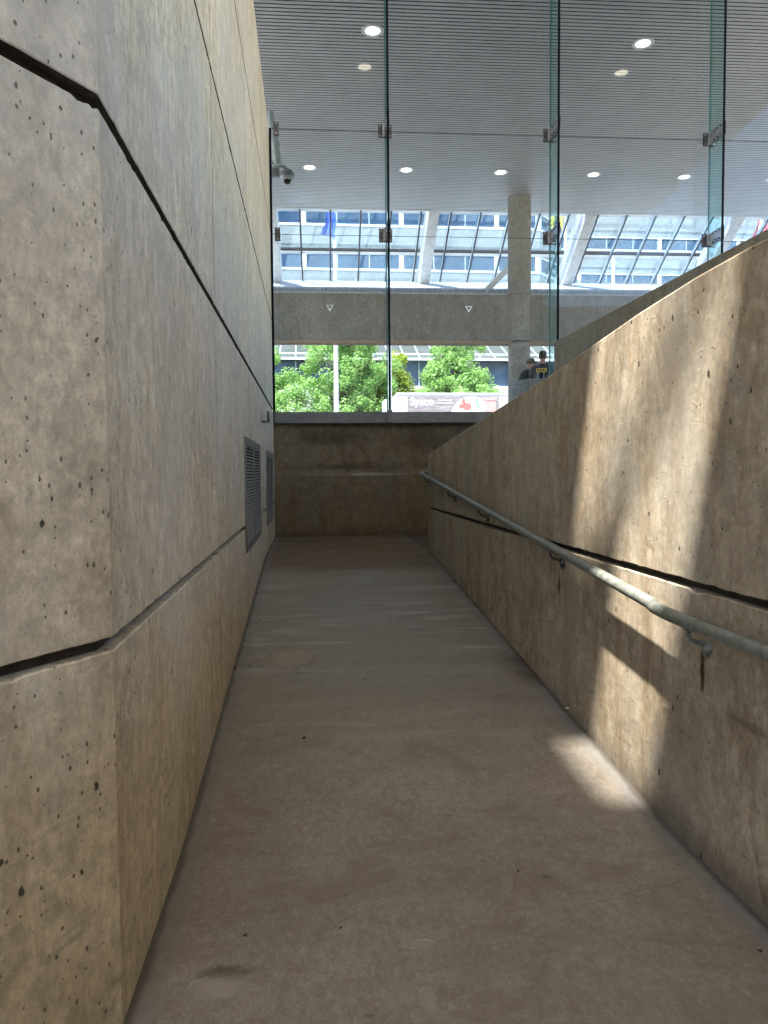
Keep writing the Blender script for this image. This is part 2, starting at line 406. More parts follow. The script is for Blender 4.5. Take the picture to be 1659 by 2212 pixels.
def rtop(y):
    pt = [(-9, 2.32), (2.6, 2.325), (2.95, 2.315), (3.5, 2.28), (4.75, 2.165), (5.65, 2.095), (9.83, 1.775)]
    return float(np.interp(y, [a for a, b in pt], [b for a, b in pt]))
yp = ypath(XR, -8.0, 9.83, .05, (4.69, 7.36))
rw = wall_strip(yp, [(1, 0)]*len(yp), [-.2, .4, .8, 1.3, 1.5, 1.6], None, rtop, .22, (1.085,), .017, .045, (1,), .0022)
rwall = tag(rw.build('parapet_wall', [m_right, m_bead]), 'sloping topped concrete wall carrying the handrail on the right of the ramp', 'wall')

ZR = 9.8
# far guard wall of the second flight
yp = ypath(3.6, -8, 11.05, .12, (2.3, 7.6))
gw_ = wall_strip(yp, [(1, 0)]*len(yp), [.3, 1.5, 2.8, 3.42, 3.43], None, lambda y: 3.43, .25, (), .017, .03, (1,), .003)
tag(gw_.build('guard_wall', m_cap), 'level topped grey green concrete guard wall seen above the sloping wall', 'wall')

# end wall
mb = MB(); xs_ = [-.6+.05*i for i in range(87)]
prof = [(-.1, 0), (.6, 0), (1.40, .0), (1.50, .004), (1.53, .014), (1.56, .020), (1.60, .026), (1.66, .022), (2.33, .022), (2.33, .3), (-.1, .3)]
V = []
for x in xs_:
    j1, j2, j3 = jit(.006), jit(.012), jit(.004)
    row = []
    for k, (z, d) in enumerate(prof):
        if k in (3, 4): z += j1; d += j3
        if k in (5, 6): z += j2; d += j3
        row.append((x, 12.28+d, z))
    V.append(row)
m_ = len(prof); vs = [p for r in V for p in r]
fs = [(i*m_+j, (i+1)*m_+j, (i+1)*m_+(j+1) % m_, i*m_+(j+1) % m_) for i in range(len(xs_)-1) for j in range(m_)]
fs += [tuple(range(m_)), tuple(range((len(xs_)-1)*m_, len(xs_)*m_))[::-1]]
mb.add(vs, fs)
end_wall = tag(mb.build('retaining_wall', m_end), 'stained, shade-darkened concrete retaining wall closing the far end of the ramp', 'wall')
# walls round the turn, out of sight
tag(MB().box(3.7, 3.95, 11.06, 12.6, .2, 2.33).build('landing_wall', m_end), 'short concrete wall beside the landing under the end of the glass front', 'wall')

tag(MB().box(-9.2, 24, -14.3, -14, -.1, ZR).build('added_rear_wall', m_roof), 'plain pale wall added behind the camera to keep sky out of the glass', 'wall')  # unseen wall added so the glass does not mirror open sky
# ------------------------------------------------------------------ ground outside
struct(MB().box(-260, 300, 12.55, 36.0, 1.9, 2.3).build('plaza', m_ground))
gd_ = MB(); gd_.quad((-900, 12.5, 1.85), (900, 12.5, 1.85), (900, 1500, 1.85), (-900, 1500, 1.85))
gd_.quad((-900, -900, 1.84), (-9.1, -900, 1.84), (-9.1, 12.5, 1.84), (-900, 12.5, 1.84))
gd_.quad((3.86, -900, 1.84), (900, -900, 1.84), (900, 12.5, 1.84), (3.86, 12.5, 1.84))
gd_.quad((-9.1, -900, 0), (3.86, -900, 0), (3.86, -14, 0), (-9.1, -14, 0))
gd_.quad((-9.1, 4.2, 2.2), (-.84, 4.2, 2.2), (-.84, 12.5, 2.2), (-9.1, 12.5, 2.2))
struct(gd_.build('ground', m_bounce_ground))
struct(MB().box(-260, 300, 36.2, 47.2, 1.9, 2.13).build('road', m_asphalt))
struct(MB().box(-260, 300, 47.3, 57.5, 1.9, 2.28).build('pavement', m_ground))

# ------------------------------------------------------------------ roof and ceiling
ZC = 9.8; PIT = .112
sl_ = MB(); y = 2.25
while y < 24.55:
    y0 = y; sl_.prism([(y0, ZC+.007), (y0+.002, ZC), (y0+.073, ZC), (y0+.075, ZC+.007)], 0, -9, 24 if y0 > 11.8 else 10.4); y += PIT
sl_.box(-9, 24, 24.56, 24.66, ZC-.01, ZC+.24)
ceil = struct(turn(sl_.build('ceiling', m_slat)))
bk = MB().box(-9, 10.45, 2.2, 11.8, ZC+.07, ZC+.12).box(-9, 24, 11.8, 24.55, ZC+.07, ZC+.12).build('backing', m_void, ceil)
rf = MB(); RE = 10.5  # east edge of the unseen roof cut back to let side light in
OX0, OX1, OY0, OY1 = -1.32, -.25, .2, 1.58  # unseen opening shaped to throw the sun bands onto the right wall
rf.box(-9, RE, 2.10, 11.9, ZC+.14, ZC+.25); rf.box(-9, 24, 11.91, 24.6, ZC+.14, ZC+.25)
BX0, BX1, BY0, BY1 = -8.6, -1.8, -11., -5.8  # extra unseen opening added so sun behind the camera bounces forward

rf.box(-9, RE, BY1, OY0, ZC+.01, ZC+.13); rf.box(BX1, RE, -14, BY1, ZC+.01, ZC+.13); rf.box(-9, BX1, -14, BY0, ZC+.01, ZC+.13); rf.box(-9, BX0, BY0, BY1, ZC+.01, ZC+.13); rf.box(-9, RE, OY1, 2.19, ZC+.01, ZC+.13)
rf.box(-9, OX0, OY0, OY1, ZC+.01, ZC+.13); rf.box(OX1, RE, OY0, OY1, ZC+.01, ZC+.13)
rf.box(OX0, -.83, .90, OY1, ZC+.012, ZC+.128)  # blocks part of the opening to shape the sun bands
roof = struct(rf.build('roof', m_roof))
UPZ = 2.4; sx_, sy_ = -.272*UPZ, -.32*UPZ
db = MB(); a_, b_ = Vector((.10+sx_, -.93+sy_, 0)), Vector((-.82+sx_, 1.13+sy_, 0)); dd = (b_-a_).normalized()
c_ = (a_+b_)/2+Vector((0, 0, ZC+.06+UPZ)); db.obox(c_, dd, (-dd.y, dd.x, 0), (0, 0, 1), (b_-a_).length/2, .055, .03)
db.box(-1.0+sx_, .9+sx_, 1.195+sy_, 1.24+sy_, ZC+UPZ+.1, ZC+UPZ+.15)
db.box(.84+sx_, .9+sx_, 1.19+sy_, 1.245+sy_, ZC+.13, ZC+UPZ+.1).box(.07+sx_, .13+sx_, -.96+sy_, -.90+sy_, ZC+.13, ZC+UPZ+.03)
db.build('shadow_bar', m_mull, roof)  # unseen bars added above the roof to cast soft shadow bands
MB().box(BX0-.05, BX1+.05, BY0-.05, BY1+.05, ZC+.15, ZC+.17).build('added_skylight_pane', g_sky, roof)  # pane of the opening added for bounced light
MB().box(-1.10, OX1+.05, OY0-.05, OY1+.05, ZC+.15, ZC+.17).build('added_skylight_pane', g_sky, roof)
MB().box(OX0-.05, -1.102, OY0-.05, OY1+.05, ZC+.15, ZC+.17).build('added_skylight_pane', glassmat('sun_dimming_glass', (.66, .66, .65), .04), roof)  # darker strip added to dim the sun patch on the floor

def downlight(x, y):
    o = empty('ceiling_light', (x, y, ZC))
    MB().lathe([(.138, .0), (.205, -.004), (.212, -.012), (.205, -.018), (.138, -.014)], n=32, cap=False).add([], []).build('trim_ring', m_white, o, True)
    MB().lathe([(.0, -.006), (.14, -.006)], n=32, cap=False).build('lamp', e_lamp, o)
    return o
dl = downlight(1.25, 14.8); turn(dl)
near_lab = ['large lit ceiling light above the first glass fin in the near row', 'large lit ceiling light near the upper right in the near row']
tag(dl, near_lab[0], 'ceiling light', 'round lights set in the slatted ceiling')
pos_dl = [(6.5, 14.9, near_lab[1])]
ords = ['first lit ceiling light of the far row, beside the security camera', 'second light of the far row, just right of the first fin', 'third light of the far row, left of the round column', 'fourth light of the far row, just right of the second fin', 'fifth light of the far row, left of the third fin', 'sixth light of the far row, at the right edge of the photo']
for i in range(6): pos_dl.append((-.05+2.63*i, 21.35+.02*i, ords[i]))
for x, y, l in pos_dl + [(1.17, 8.5, 'indoor ceiling light mirrored in the glass left of the first fin'), (6.5, 8.6, 'indoor ceiling light mirrored in the glass near the third fin')]:
    c = copy_tree(dl); c.matrix_world = Matrix.Identity(4); c.location = (x, y, ZC); c.rotation_euler = (0, 0, 0); turn(c); tag(c, l)

# ------------------------------------------------------------------ glass front
YG = 12.3; FX = (1.27, 3.90, 6.53, 9.16); JZ = (5.265, 6.87)
colsx = [(-.53, FX[0]), (FX[0], FX[1]), (FX[1], FX[2]), (FX[2], FX[3])]
rowsz = [(2.50, JZ[0], 'lower'), (JZ[0], JZ[1], 'middle'), (JZ[1], 9.79, 'upper')]
cn = ['between the left wall and the first glass fin', 'between the first and the second glass fin', 'between the second and the third glass fin', 'right of the third glass fin']
gfront = turn(empty('glass_wall', (0, 0, 0))); tag(gfront, 'tall clear glass wall of jointed panes standing on the steel sill', 'glass wall')
for ci, (x0, x1) in enumerate(colsx):
    for ri, (z0, z1, nm) in enumerate(rowsz):
        if ci == 0: x0 = -3.2 if ri == 2 else -.53
        o = MB().box(x0+.006, x1-.006, YG-.006, YG+.006, z0+.004, z1-.004).build('glass_pane', g_pane, gfront)
        s_ = MB()
        if ri: s_.box(x0+.006, x1-.006, YG-.005, YG+.005, z0-.0025, z0+.0025)
        s_.box(x0-.005, x0+.005, YG-.005, YG+.005, z0+.004, z1-.004)
        s_.build('seal', m_black, o)
        if ri == 0 and ci < 3:
            for zt in (4.15, 3.28):
                xc = (x0+x1)/2 if ci else .37; r_ = .062; tb = MB()
                if ci == 1: xc = 2.585
                P = [(xc-r_, zt+r_*.55), (xc+r_, zt+r_*.55), (xc, zt-r_*1.1)]; q = [((a-xc)*.52+xc, (b-zt-.004)*.52+zt+.004) for a, b in P]
                for k in range(3):
                    a, b, c, d = P[k], P[(k+1) % 3], q[(k+1) % 3], q[k]
                    tb.prism([a, b, c, d], 1, YG-.0085, YG-.0065)
                tb.build('triangle_decal', plain('decal_white', (.75, .78, .8), .5) if zt > 4 else plain('decal_faded', (.45, .47, .47), .5), o)
def fitting(x, z, parent, left=True, both=True):
    f_ = MB()
    f_.box(x-.105 if left else x+.0, x+.105 if both else x-.0 if left else x+.1, YG-.028, YG-.0095, z-.105, z+.105)
    o = f_.build('patch_fitting', m_bracket, parent, bevel=.003)
    b = MB()
    for sx in ((-1, 1) if both else (1,)):
        for sz in (-1, 1): MB().tube([(x+sx*.075, YG-.028, z+sz*.072), (x+sx*.075, YG-.036, z+sz*.072)], .011, 10).build('bolt', m_plate, o)
    return o
finlab = ['tall thin glass fin in line with the sill clamp, nearest the left wall', 'tall glass fin in front of the round column and two people', 'tall glass fin at the right standing over the slanted wall top']
for i, x in enumerate(FX[:3]):
    fin = empty('glass_fin', (0, 0, 0)); turn(fin)
    zb = 2.5
    MB().box(x-.0095, x+.0095, YG-.45, YG-.015, zb, 9.79).build('fin_glass', g_fin, fin)
    MB().box(x-.017, x+.017, YG-.462, YG-.4505, zb, 9.79).build('fin_edge', m_black, fin)
    MB().box(x-.011, x+.011, YG-.0145, YG-.007, zb, 9.79).build('fin_bond', plain('teal_edge', (.02, .09, .10), .3), fin)
    for z in JZ:
        sp_ = MB()
        for sx in (-1, 1): sp_.box(x+sx*.0115-.0015, x+sx*.0115+.0015, YG-.44, YG-.03, z-.10, z+.10)
        sp = sp_.build('splice_plate', m_plate, fin)
        MB().box(x-.02, x+.02, YG-.475, YG-.4625, z-.105, z+.105).build('edge_cap', m_black, fin)
        bb = MB()
        for yy in (YG-.39, YG-.29, YG-.19):
            for sz in (-1, 1): MB().tube([(x-.03, yy, z+sz*.066), (x+.03, yy, z+sz*.066)], .013, 8).build('bolt', m_bracket, sp)
        ch = MB().box(x-.05, x-.02, YG-.075, YG-.029, z-.10, z+.10).box(x+.02, x+.05, YG-.075, YG-.029, z-.10, z+.10)
        ch.build('channel', m_plate, sp)
        fitting(x-.01, z, fin)
    tag(fin, finlab[i], 'glass fin', 'glass fins of the street front')
for z, l in ((JZ[1], 'upper'), (JZ[0], 'lower')):
    f_ = MB().box(-.47, -.385, YG-.03, YG-.01, z-.11, z+.10)
    o = turn(f_.build('glass_clamp', m_bracket, bevel=.003)); tag(o, '%s dark clamp plate on the glass beside the left wall' % l, 'clamp')
    b = MB()
    for sz in (-1, 1): MB().tube([(-.425, YG-.03, z+sz*.075), (-.425, YG-.038, z+sz*.075)], .011, 10).build('bolt', m_plate, o)
    b.box(-.52, -.47, YG-.02, YG-.012, z-.006, z+.006)
    b.build('stem', m_bracket, o)
# vertical channel at the wall end
tag(MB().box(XL+.001, XL+.035, YG-.05, YG+.03, 2.33, 6.86).build('glazing_channel', m_black), 'black vertical channel holding the glass against the left wall', 'channel')
# sill
sill = MB().box(-.52, 3.9, 12.20, 12.29, 2.335, 2.50).box(-.52, 3.9, 12.185, 12.30, 2.325, 2.337)
sill_o = tag(turn(sill.build('sill_channel', m_steel, bevel=.004)), 'dark grey steel sill under the glass on the far wall', 'sill')
cl = MB().box(1.255, 1.335, 12.165, 12.198, 2.345, 2.53); tag(turn(cl.build('sill_clamp', m_steel, bevel=.004)), 'small square steel clamp on the sill at the foot of the first fin', 'clamp')

# ------------------------------------------------------------------ vents, wall box
def vent(y0, y1, z0, z1, lab):
    o = empty('louver_vent', (XL, (y0+y1)/2, z0)); h = z1-z0; wd = (y1-y0)/2
    fr = MB(); t_ = .07
    fr.box(0, .016, -wd, wd, 0, t_).box(0, .016, -wd, wd, h-t_, h).box(0, .016, -wd, -wd+.05, t_, h-t_).box(0, .016, wd-.05, wd, t_, h-t_).box(0, .018, -.03, .03, t_, h-t_)
    fr.build('frame', m_louver, o, bevel=.002)
    n = 30; bl = MB()
    for i in range(n):
        z = t_+(i+.5)*(h-2*t_)/n
        for a, b in ((-wd+.05, -.03), (.03, wd-.05)):
            bl.prism([(.0025, z+.007), (.015, z-.006), (.017, z-.004), (.0045, z+.009)], 1, a, b)
    bl.build('louver_blades', m_louver, o)
    MB().box(.0005, .0015, -wd+.03, wd-.03, .03, h-.03).build('gap_shade_sheet', m_dark, o)  # near-black sheet painted as the shaded depth behind the blades
    tag(o, lab, 'vent', 'louvered vents in the left wall'); return o
vent(6.62, 8.62, .87, 1.86, 'nearer louvered metal vent with two grilles on the left wall')
vent(9.98, 11.7, .87, 1.84, 'farther louvered metal vent next to the dark end wall')
wb = empty('wall_box', (XL, 9.3, 2.16))
MB().box(0, .05, -.18, .12, 0, .15).build('box_body', plain('box_grey', (.45, .44, .40), .5), wb, bevel=.006)
MB().box(0, .065, .32, .62, .03, .15).box(0, .03, .12, .32, .06, .1).build('sensor', m_bracket, wb, bevel=.005)
tag(wb, 'small grey box with a dark sensor fixed to the left wall', 'wall box')

# ------------------------------------------------------------------ handrail
RX = XR-.085
def rail_z(y): return .962 if y < 2.9 else .962+.0806*(y-2.9) if y > 3.1 else .962+.0806*(y-2.9)**2/.4+.0
path = [(RX, y, rail_z(y)) for y in [-7.8, 0, 1, 2, 2.5, 2.8]+[2.9+.04*i for i in range(8)]+[3.4+.6*i for i in range(11)]]
ye = 9.78; ze = rail_z(ye)
path += [(RX, ye-.2, rail_z(ye-.2)), (RX, ye, ze)]
for k in range(1, 9):
    a = k*math.pi/16; path.append((RX+.09*(1-math.cos(a)), ye+.13*math.sin(a), ze+.004*k))
path.append((RX+.33, ye+.13, ze+.035))
hr = empty('handrail', (RX, 0, 0))
mb = MB().tube([(x-RX, y, z) for x, y, z in path], .0275, 18)
mb.build('rail', m_rail, hr, 'all')
for (bx, by) in [(1699, 1900), (1796, 1985), (1925, 2075), (2220, 2262), (2791, 2547)]:
    q = at(bx/1.8228, by/1.8228, 0, XR); y = q.y; zr = rail_z(y)
    b = MB(); w_ = XR-RX
    b.tube([(0, y, zr-.024), (0, y, zr-.05), (.012, y, zr-.068), (.035, y, zr-.078), (.06, y, zr-.082), (w_-.008, y, zr-.085)], [.009, .009, .009, .0095, .011, .014], 10)
    b.tube([(w_-.014, y, zr-.10), (w_+.003, y, zr-.10)], .026, 18)
    b.tube([(w_-.011, y-.0, zr-.135), (w_-.011, y, zr-.085)], [.009, .02], 10)
    b.obox((0, y, zr-.027), (0, 1, .0806), (1, 0, 0), (0, 0, 1), .032, .011, .004)
    b.build('bracket', m_bracket if y > 3.5 else m_rail, hr, 'all')
tag(hr, 'grey green painted round handrail sloping along the right wall', 'handrail')

# ------------------------------------------------------------------ stains as thin real marks on the surfaces
def stain_mat(name, col, amt=.7, ns=8, vert=False):
    t = NT(name); tc = t.n('TexCoord'); sp = t.n('SeparateXYZ'); t.put(sp.inputs[0], tc.outputs['UV'])
    u = t.math('SUBTRACT', sp.outputs[0], .5); v = t.math('SUBTRACT', sp.outputs[1], .5)
    d = t.math('SQRT', t.math('ADD', t.math('MULTIPLY', u, u), t.math('MULTIPLY', v, v)))
    n = t.noise(t.pos(), ns, 6, .7)
    d = t.math('ADD', d, t.math('MULTIPLY_ADD', n, .5, -.25))
    a = t.math('MULTIPLY', t.ramp(d, .12, .42, 1., 0.), amt)
    df = t.n('BsdfDiffuse'); df.inputs[0].default_value = c4(col); tr = t.n('BsdfTransparent')
    mx = t.n('MixShader'); t.put(mx.inputs[0], a); t.put(mx.inputs[1], tr.outputs[0]); t.put(mx.inputs[2], df.outputs[0])
    t.put(t.o.inputs[0], mx.outputs[0]); return t.m
def patch(name, a, b, c, d, mat, parent):
    o = MB().quad(a, b, c, d).build(name, mat, parent, fix=False)
    uv = o.data.uv_layers.new(name='UVMap')
    for i, q in enumerate([(0, 0), (1, 0), (1, 1), (0, 1)]): uv.data[i].uv = q
    return o
s_rust = stain_mat('rust_run', (.10, .05, .02), .8, 30); s_dirt = stain_mat('damp_mark', (.09, .075, .06), .32, 12)
s_pale = stain_mat('pale_mark', (.5, .46, .42), .55, 10); s_rub = stain_mat('scuff', (.14, .12, .10), .3, 16)
X_ = XR-.0015
def wall_patch(px_, py_, wy, hz, mat, nm='stain'):
    q = at(px_, py_, 0, XR)
    patch(nm, (X_, q.y+wy, q.z-hz), (X_, q.y-wy, q.z-hz), (X_, q.y-wy, q.z+hz), (X_, q.y+wy, q.z+hz), mat, rwall)
wall_patch(1518, 1450, .03, .13, s_rust); wall_patch(1208, 1265, .03, .1, s_rust)
wall_patch(1180, 880, .05, .08, s_dirt); wall_patch(1310, 1660, .3, .06, s_rub); wall_patch(1620, 1570, .2, .03, s_rub)
def floor_patch(px_, py_, wx, wy, mat, nm='stain', z=.0016):
    q = at(px_, py_, 2, 0)
    if q.y > 3:                      # on the slope
        for _ in range(20): q = at(px_, py_, 2, floor_z(q.y))
    y0, y1 = q.y-wy, q.y+wy
    patch(nm, (q.x-wx, y0, floor_z(y0)+z), (q.x+wx, y0, floor_z(y0)+z), (q.x+wx, y1, floor_z(y1)+z), (q.x-wx, y1, floor_z(y1)+z), mat, floor)
floor_patch(470, 2135, .2, .1, s_pale); floor_patch(490, 2100, .16, .06, s_dirt); floor_patch(925, 2165, .04, .12, s_pale, z=.002)
floor_patch(800, 2195, .025, .015, s_dirt); floor_patch(1180, 1440, .5, .6, stain_mat('damp_wide', (.13, .085, .055), .45, 5))
floor_patch(1180, 1895, .04, .02, s_dirt); floor_patch(905, 2040, .1, .05, s_pale)
floor_patch(630, 1420, .35, .5, s_pale); floor_patch(960, 1335, .5, .18, s_pale)
for (xa_, xb_, za_, zb2, mt_) in ((-.5, 2.2, 1.57, 1.74, s_dirt), (1.0, 3.4, 1.62, 1.75, s_dirt), (.2, 1.8, 1.47, 1.56, s_pale), (-.5, 1.2, 1.9, 2.3, s_dirt), (1.4, 2.4, 1.75, 2.3, s_dirt)):
    patch('stain', (xa_, 12.278, za_), (xb_, 12.278, za_), (xb_, 12.278, zb2), (xa_, 12.278, zb2), mt_, end_wall)
# crack in the slab
cr = MB(); ck = [(1240, 1960), (1270, 1953), (1300, 1948), (1335, 1942), (1350, 1936), (1365, 1927), (1400, 1920), (1440, 1913), (1480, 1905)]
prev = None
for i in range(len(ck)-1):
    for k in range(5):
        f_ = k/5; q = at(ck[i][0]*(1-f_)+ck[i+1][0]*f_+jit(2), ck[i][1]*(1-f_)+ck[i+1][1]*f_+jit(1), 2, 0)
        wd = .0004+random.random()*.0007
        cur = (Vector((q.x, q.y-wd, .0018)), Vector((q.x, q.y+wd, .0018)))
        if prev: cr.quad(prev[0], cur[0], cur[1], prev[1])
        prev = cur
cr.build('crack', m_dark, floor, fix=False)

# ------------------------------------------------------------------ litter
pp = MB(); q = at(1232, 1571, 2, .01)
for i in range(7):
    a = i*.9; r1 = .025
    vs = [(q.x+math.cos(a)*.012+jit(.02), q.y+math.sin(a)*.012+jit(.02), .004+floor_z(q.y)+random.random()*.03) for _ in range(4)]
    pp.add(vs, [(0, 1, 2, 3)])
tag(pp.build('paper_scrap', plain('paper', (.85, .85, .83), .8), fix=False), 'crumpled white paper scrap on the floor beside the right wall', 'litter')
m_leaf = plain('dry_leaf', (.035, .025, .018), .8)
for x, y, l in [(560, 1342, 'dark dry leaf scrap by the left wall, farthest up the ramp'), (538, 1341, 'tiny dark crumb against the foot of the left wall'), (629, 1383, 'small dry leaf fragment nearer the middle, below the worn grey band with painted sheen'),
                (507, 1445, 'dark crumb in the corner under the left wall, lowest of the far litter'), (539, 1440, 'curled pale brown leaf scrap near the left wall'), (660, 1595, 'thin dark twig bit left of the middle of the ramp'),
                (530, 2022, 'dark winged leaf bit near the bottom left of the floor'), (736, 2007, 'short black splinter near the bottom centre of the floor'), (1119, 1885, 'dark caterpillar shaped leaf bit right of the centre'),
                (505, 1477, 'broken line of leaf crumbs beside the left wall'), (1640, 2055, 'dark twig at the lower right edge of the floor')]:
    q = at(x, y, 2, 0)
    for _ in range(20): q = at(x, y, 2, floor_z(q.y))
    k = .65 if q.y < 4 else 1.2; mb = MB(); a0 = random.random()*6
    for j in range(4):
        a = a0+jit(.6); cx_, cy_ = q.x+jit(.008)*k, q.y+jit(.008)*k; z = floor_z(q.y)+.002
        L_, W_ = .011*k, .004*k
        mb.add([(cx_-math.cos(a)*L_, cy_-math.sin(a)*L_, z), (cx_+math.sin(a)*W_, cy_-math.cos(a)*W_, z+.008*random.random()), (cx_+math.cos(a)*L_, cy_+math.sin(a)*L_, z+.004), (cx_-math.sin(a)*W_, cy_+math.cos(a)*W_, z+.01*random.random())], [(0, 1, 2, 3)])
    tag(mb.build('leaf_scrap', m_leaf, fix=False), l, 'litter', 'leaf scraps on the ramp floor')

# ------------------------------------------------------------------ concrete beam, column, sloped roof glazing
bm_ = MB().box(-12, 24, 23.2, 23.55, 5.50, 6.87)
beam = tag(turn(bm_.build('concrete_beam', m_beam, bevel=.01)), 'long stained concrete beam crossing the opening below the sloped glazing', 'beam')
MB().box(-12, 24, 23.215, 23.6, 5.40, 5.497).build('soffit_strip', plain('soffit_brick', (.34, .25, .19), .8), beam)
cx = 6.24
cb = empty('round_column', (cx, 23.37, 2.3)); turn(cb)
MB().lathe([(.335, 0), (.335, 3.15)], n=40).build('shaft', m_colm, cb, True)
MB().lathe([(.325, 3.16), (.325, 3.18)], n=40).build('joint', m_dark, cb, True)
MB().lathe([(.335, 3.19), (.335, 4.59)], n=40).build('shaft', m_colm, cb, True)
MB().lathe([(.35, 4.60), (.35, 7.49)], n=40).build('shaft', m_colm, cb, True)
tag(cb, 'round concrete column rising past the beam to the slatted ceiling', 'column')
# move the upper drum forward of the beam as in the photo: the ledge
slab = MB().prism([(23.3, 6.89), (23.3, 6.93), (28.6, 8.56), (28.6, 8.45), (23.5, 6.875)], 0, -12, 24)
tag(turn(slab.build('sloped_ledge', plain('ledge_white', (.50, .52, .55), .6))), 'white sloping ledge above the concrete beam carrying the bird spikes', 'ledge')
GS = -.634
def gz(y): return 10.32+GS*(y-25.6)
sky_o = turn(empty('sloped_glazing', (0, 0, 0)))
dv = Vector((0, 1, GS)).normalized(); nv = Vector((0, -GS, 1)).normalized()
def slope_bar(x0, x1, ya, yb, lo, hi, name, mat, parent):
    P = [(ya, gz(ya)+lo), (yb, gz(yb)+lo), (yb, gz(yb)+hi), (ya, gz(ya)+hi)]
    return MB().prism(P, 0, x0, x1).build(name, mat, parent)
for k in range(-6, 22):
    x = -.45+.998*k
    f_ = slope_bar(x-.025, x+.025, 24.75, 28.45, -.17, 0, 'mullion', m_mullw, sky_o)
    slope_bar(x-.027, x+.027, 24.75, 28.45, -.185, -.172, 'mullion_cap', m_mull, f_)
for yy in (25.69, 27.19):
    mb = MB().prism([(yy-.03, gz(yy-.03)-.07), (yy+.03, gz(yy+.03)-.07), (yy+.03, gz(yy+.03)-.01), (yy-.03, gz(yy-.03)-.01)], 0, -7, 21)
    mb.build('transom', m_mull, sky_o)
    MB().prism([(yy+.055, gz(yy+.05)-.09), (yy+.12, gz(yy+.12)-.09), (yy+.12, gz(yy+.12)-.01), (yy+.055, gz(yy+.05)-.01)], 0, -7, 21).build('transom_edge', m_white, sky_o)
MB().prism([(24.75, gz(24.75)+.005), (28.45, gz(28.45)+.005), (28.45, gz(28.45)+.015), (24.75, gz(24.75)+.015)], 0, -7, 21).build('roof_pane', g_roof, sky_o)
tag(sky_o, 'sloped roof glazing with dark mullions between ceiling and white ledge', 'glazing')
rl = ['white sloping rafter between the first fin and the round column', 'white sloping rafter just right of the second glass fin', 'white sloping rafter beyond the third glass fin, partly behind the wall top', 'white sloping rafter left of the photo, behind the left wall']
for i, x in enumerate((3.66, 8.78, 13.75, -1.5)):
    P = [(24.68, 9.75), (27.5, 9.75+GS*(27.5-24.68)), (28.2, 8.38+.02), (28.3, gz(28.3)-.2), (24.68, gz(24.68)-.2)]
    o = MB().prism(P, 0, x, x+.34).build('rafter', plain('rafter_white', (.74, .74, .75), .6)); turn(o)
    tag(o, rl[i], 'rafter', 'white rafters under the sloped glazing')
a = at(1043, 634, 1, 24.6); b = at(1108, 569, 1, 24.6)
tag(MB().tube([a+Vector((0, .0, -.02)), b+(b-a)*.1], .095, 18).build('brace_tube', m_white, None, 'all'), 'white diagonal tube rising from the ledge behind the round column', 'brace')
# bird spikes: uncountable bristles
def spikes(ya, z_, lab):
    mb = MB(); x = -3.
    while x < 17:
        if random.random() > .04:
            for k in range(3):
                xx = x+jit(.01); l_ = .11+random.random()*.05; dx = jit(.05); dy = jit(.06)
                mb.add([(xx-.004, ya, z_), (xx+.004, ya, z_), (xx+.003+dx, ya+dy, z_+l_), (xx-.003+dx, ya+dy, z_+l_)], [(0, 1, 2, 3)])
        x += .035
    o = mb.build('bird_spikes', plain('spike_grey', (.30, .32, .33), .5, .5), fix=False); turn(o); tag(o, lab, 'bird spikes', kind='stuff')
spikes(23.42, 6.93, 'row of thin bird spikes along the lower edge of the white ledge')
spikes(23.62, 6.99, 'second row of thin bird spikes just behind the lower ledge edge')
spikes(28.15, 8.42, 'row of thin bird spikes at the foot of the sloped glazing')

# ------------------------------------------------------------------ planter and people
def stadium(x0, x1, y0, y1, z0, z1, n=14):
    r = (y1-y0)/2; yc = (y0+y1)/2; P = []
    for k in range(n+1):
        a = math.pi/2+math.pi*k/n; P.append((x0+r+r*math.cos(a), yc+r*math.sin(a)))
    P += [(x1, y0), (x1, y1)]
    return P
P = stadium(4.2, 9.0, 15.4, 17.0-.35, 2.3, 3.5)
mb = MB(); n = len(P); rings = [(0, 2.3), (0, 3.36), (.02, 3.41), (.07, 3.435)]
vs = []
for ins, z in rings:
    for (x, y) in P:
        c = Vector((min(max(x, 5.0), 8.9), 16.02)); d = (c-Vector((x, y))); d = d.normalized()*ins if ins else d*0
        vs.append((x+d.x, y+d.y, z))
fs = [(i*n+k, i*n+(k+1) % n, (i+1)*n+(k+1) % n, (i+1)*n+k) for i in range(len(rings)-1) for k in range(n)]+[tuple(range((len(rings)-1)*n, len(rings)*n))]
mb.add(vs, fs)
tag(turn(mb.build('planter_wall', m_plant, None, True)), 'round ended pebbled concrete block the two people stand behind', 'planter')

def skin_mesh(name, verts, edges, mat, parent, sub=2, root=0):
    me = bpy.data.meshes.new(name+'_skel'); me.from_pydata([v[0] for v in verts], edges, [])
    o = bpy.data.objects.new(name+'_skel', me); COL.objects.link(o)
    sk = o.modifiers.new('s', 'SKIN'); sk.use_smooth_shade = True
    if not me.skin_vertices: bpy.context.view_layer.objects.active = o
    for i, v in enumerate(verts):
        r = v[1]; me.skin_vertices[0].data[i].radius = (r, r) if not isinstance(r, tuple) else r
        me.skin_vertices[0].data[i].use_root = (i == root)
    ss = o.modifiers.new('d', 'SUBSURF'); ss.levels = sub; ss.render_levels = sub
    dg = bpy.context.evaluated_depsgraph_get(); dg.update()
    nm = bpy.data.meshes.new_from_object(o.evaluated_get(dg)); nm.name = name
    bpy.data.objects.remove(o); nm.materials.clear(); nm.materials.append(mat)
    for p in nm.polygons: p.use_smooth = True
    ob = bpy.data.objects.new(name, nm); COL.objects.link(ob); ob.parent = parent; return ob
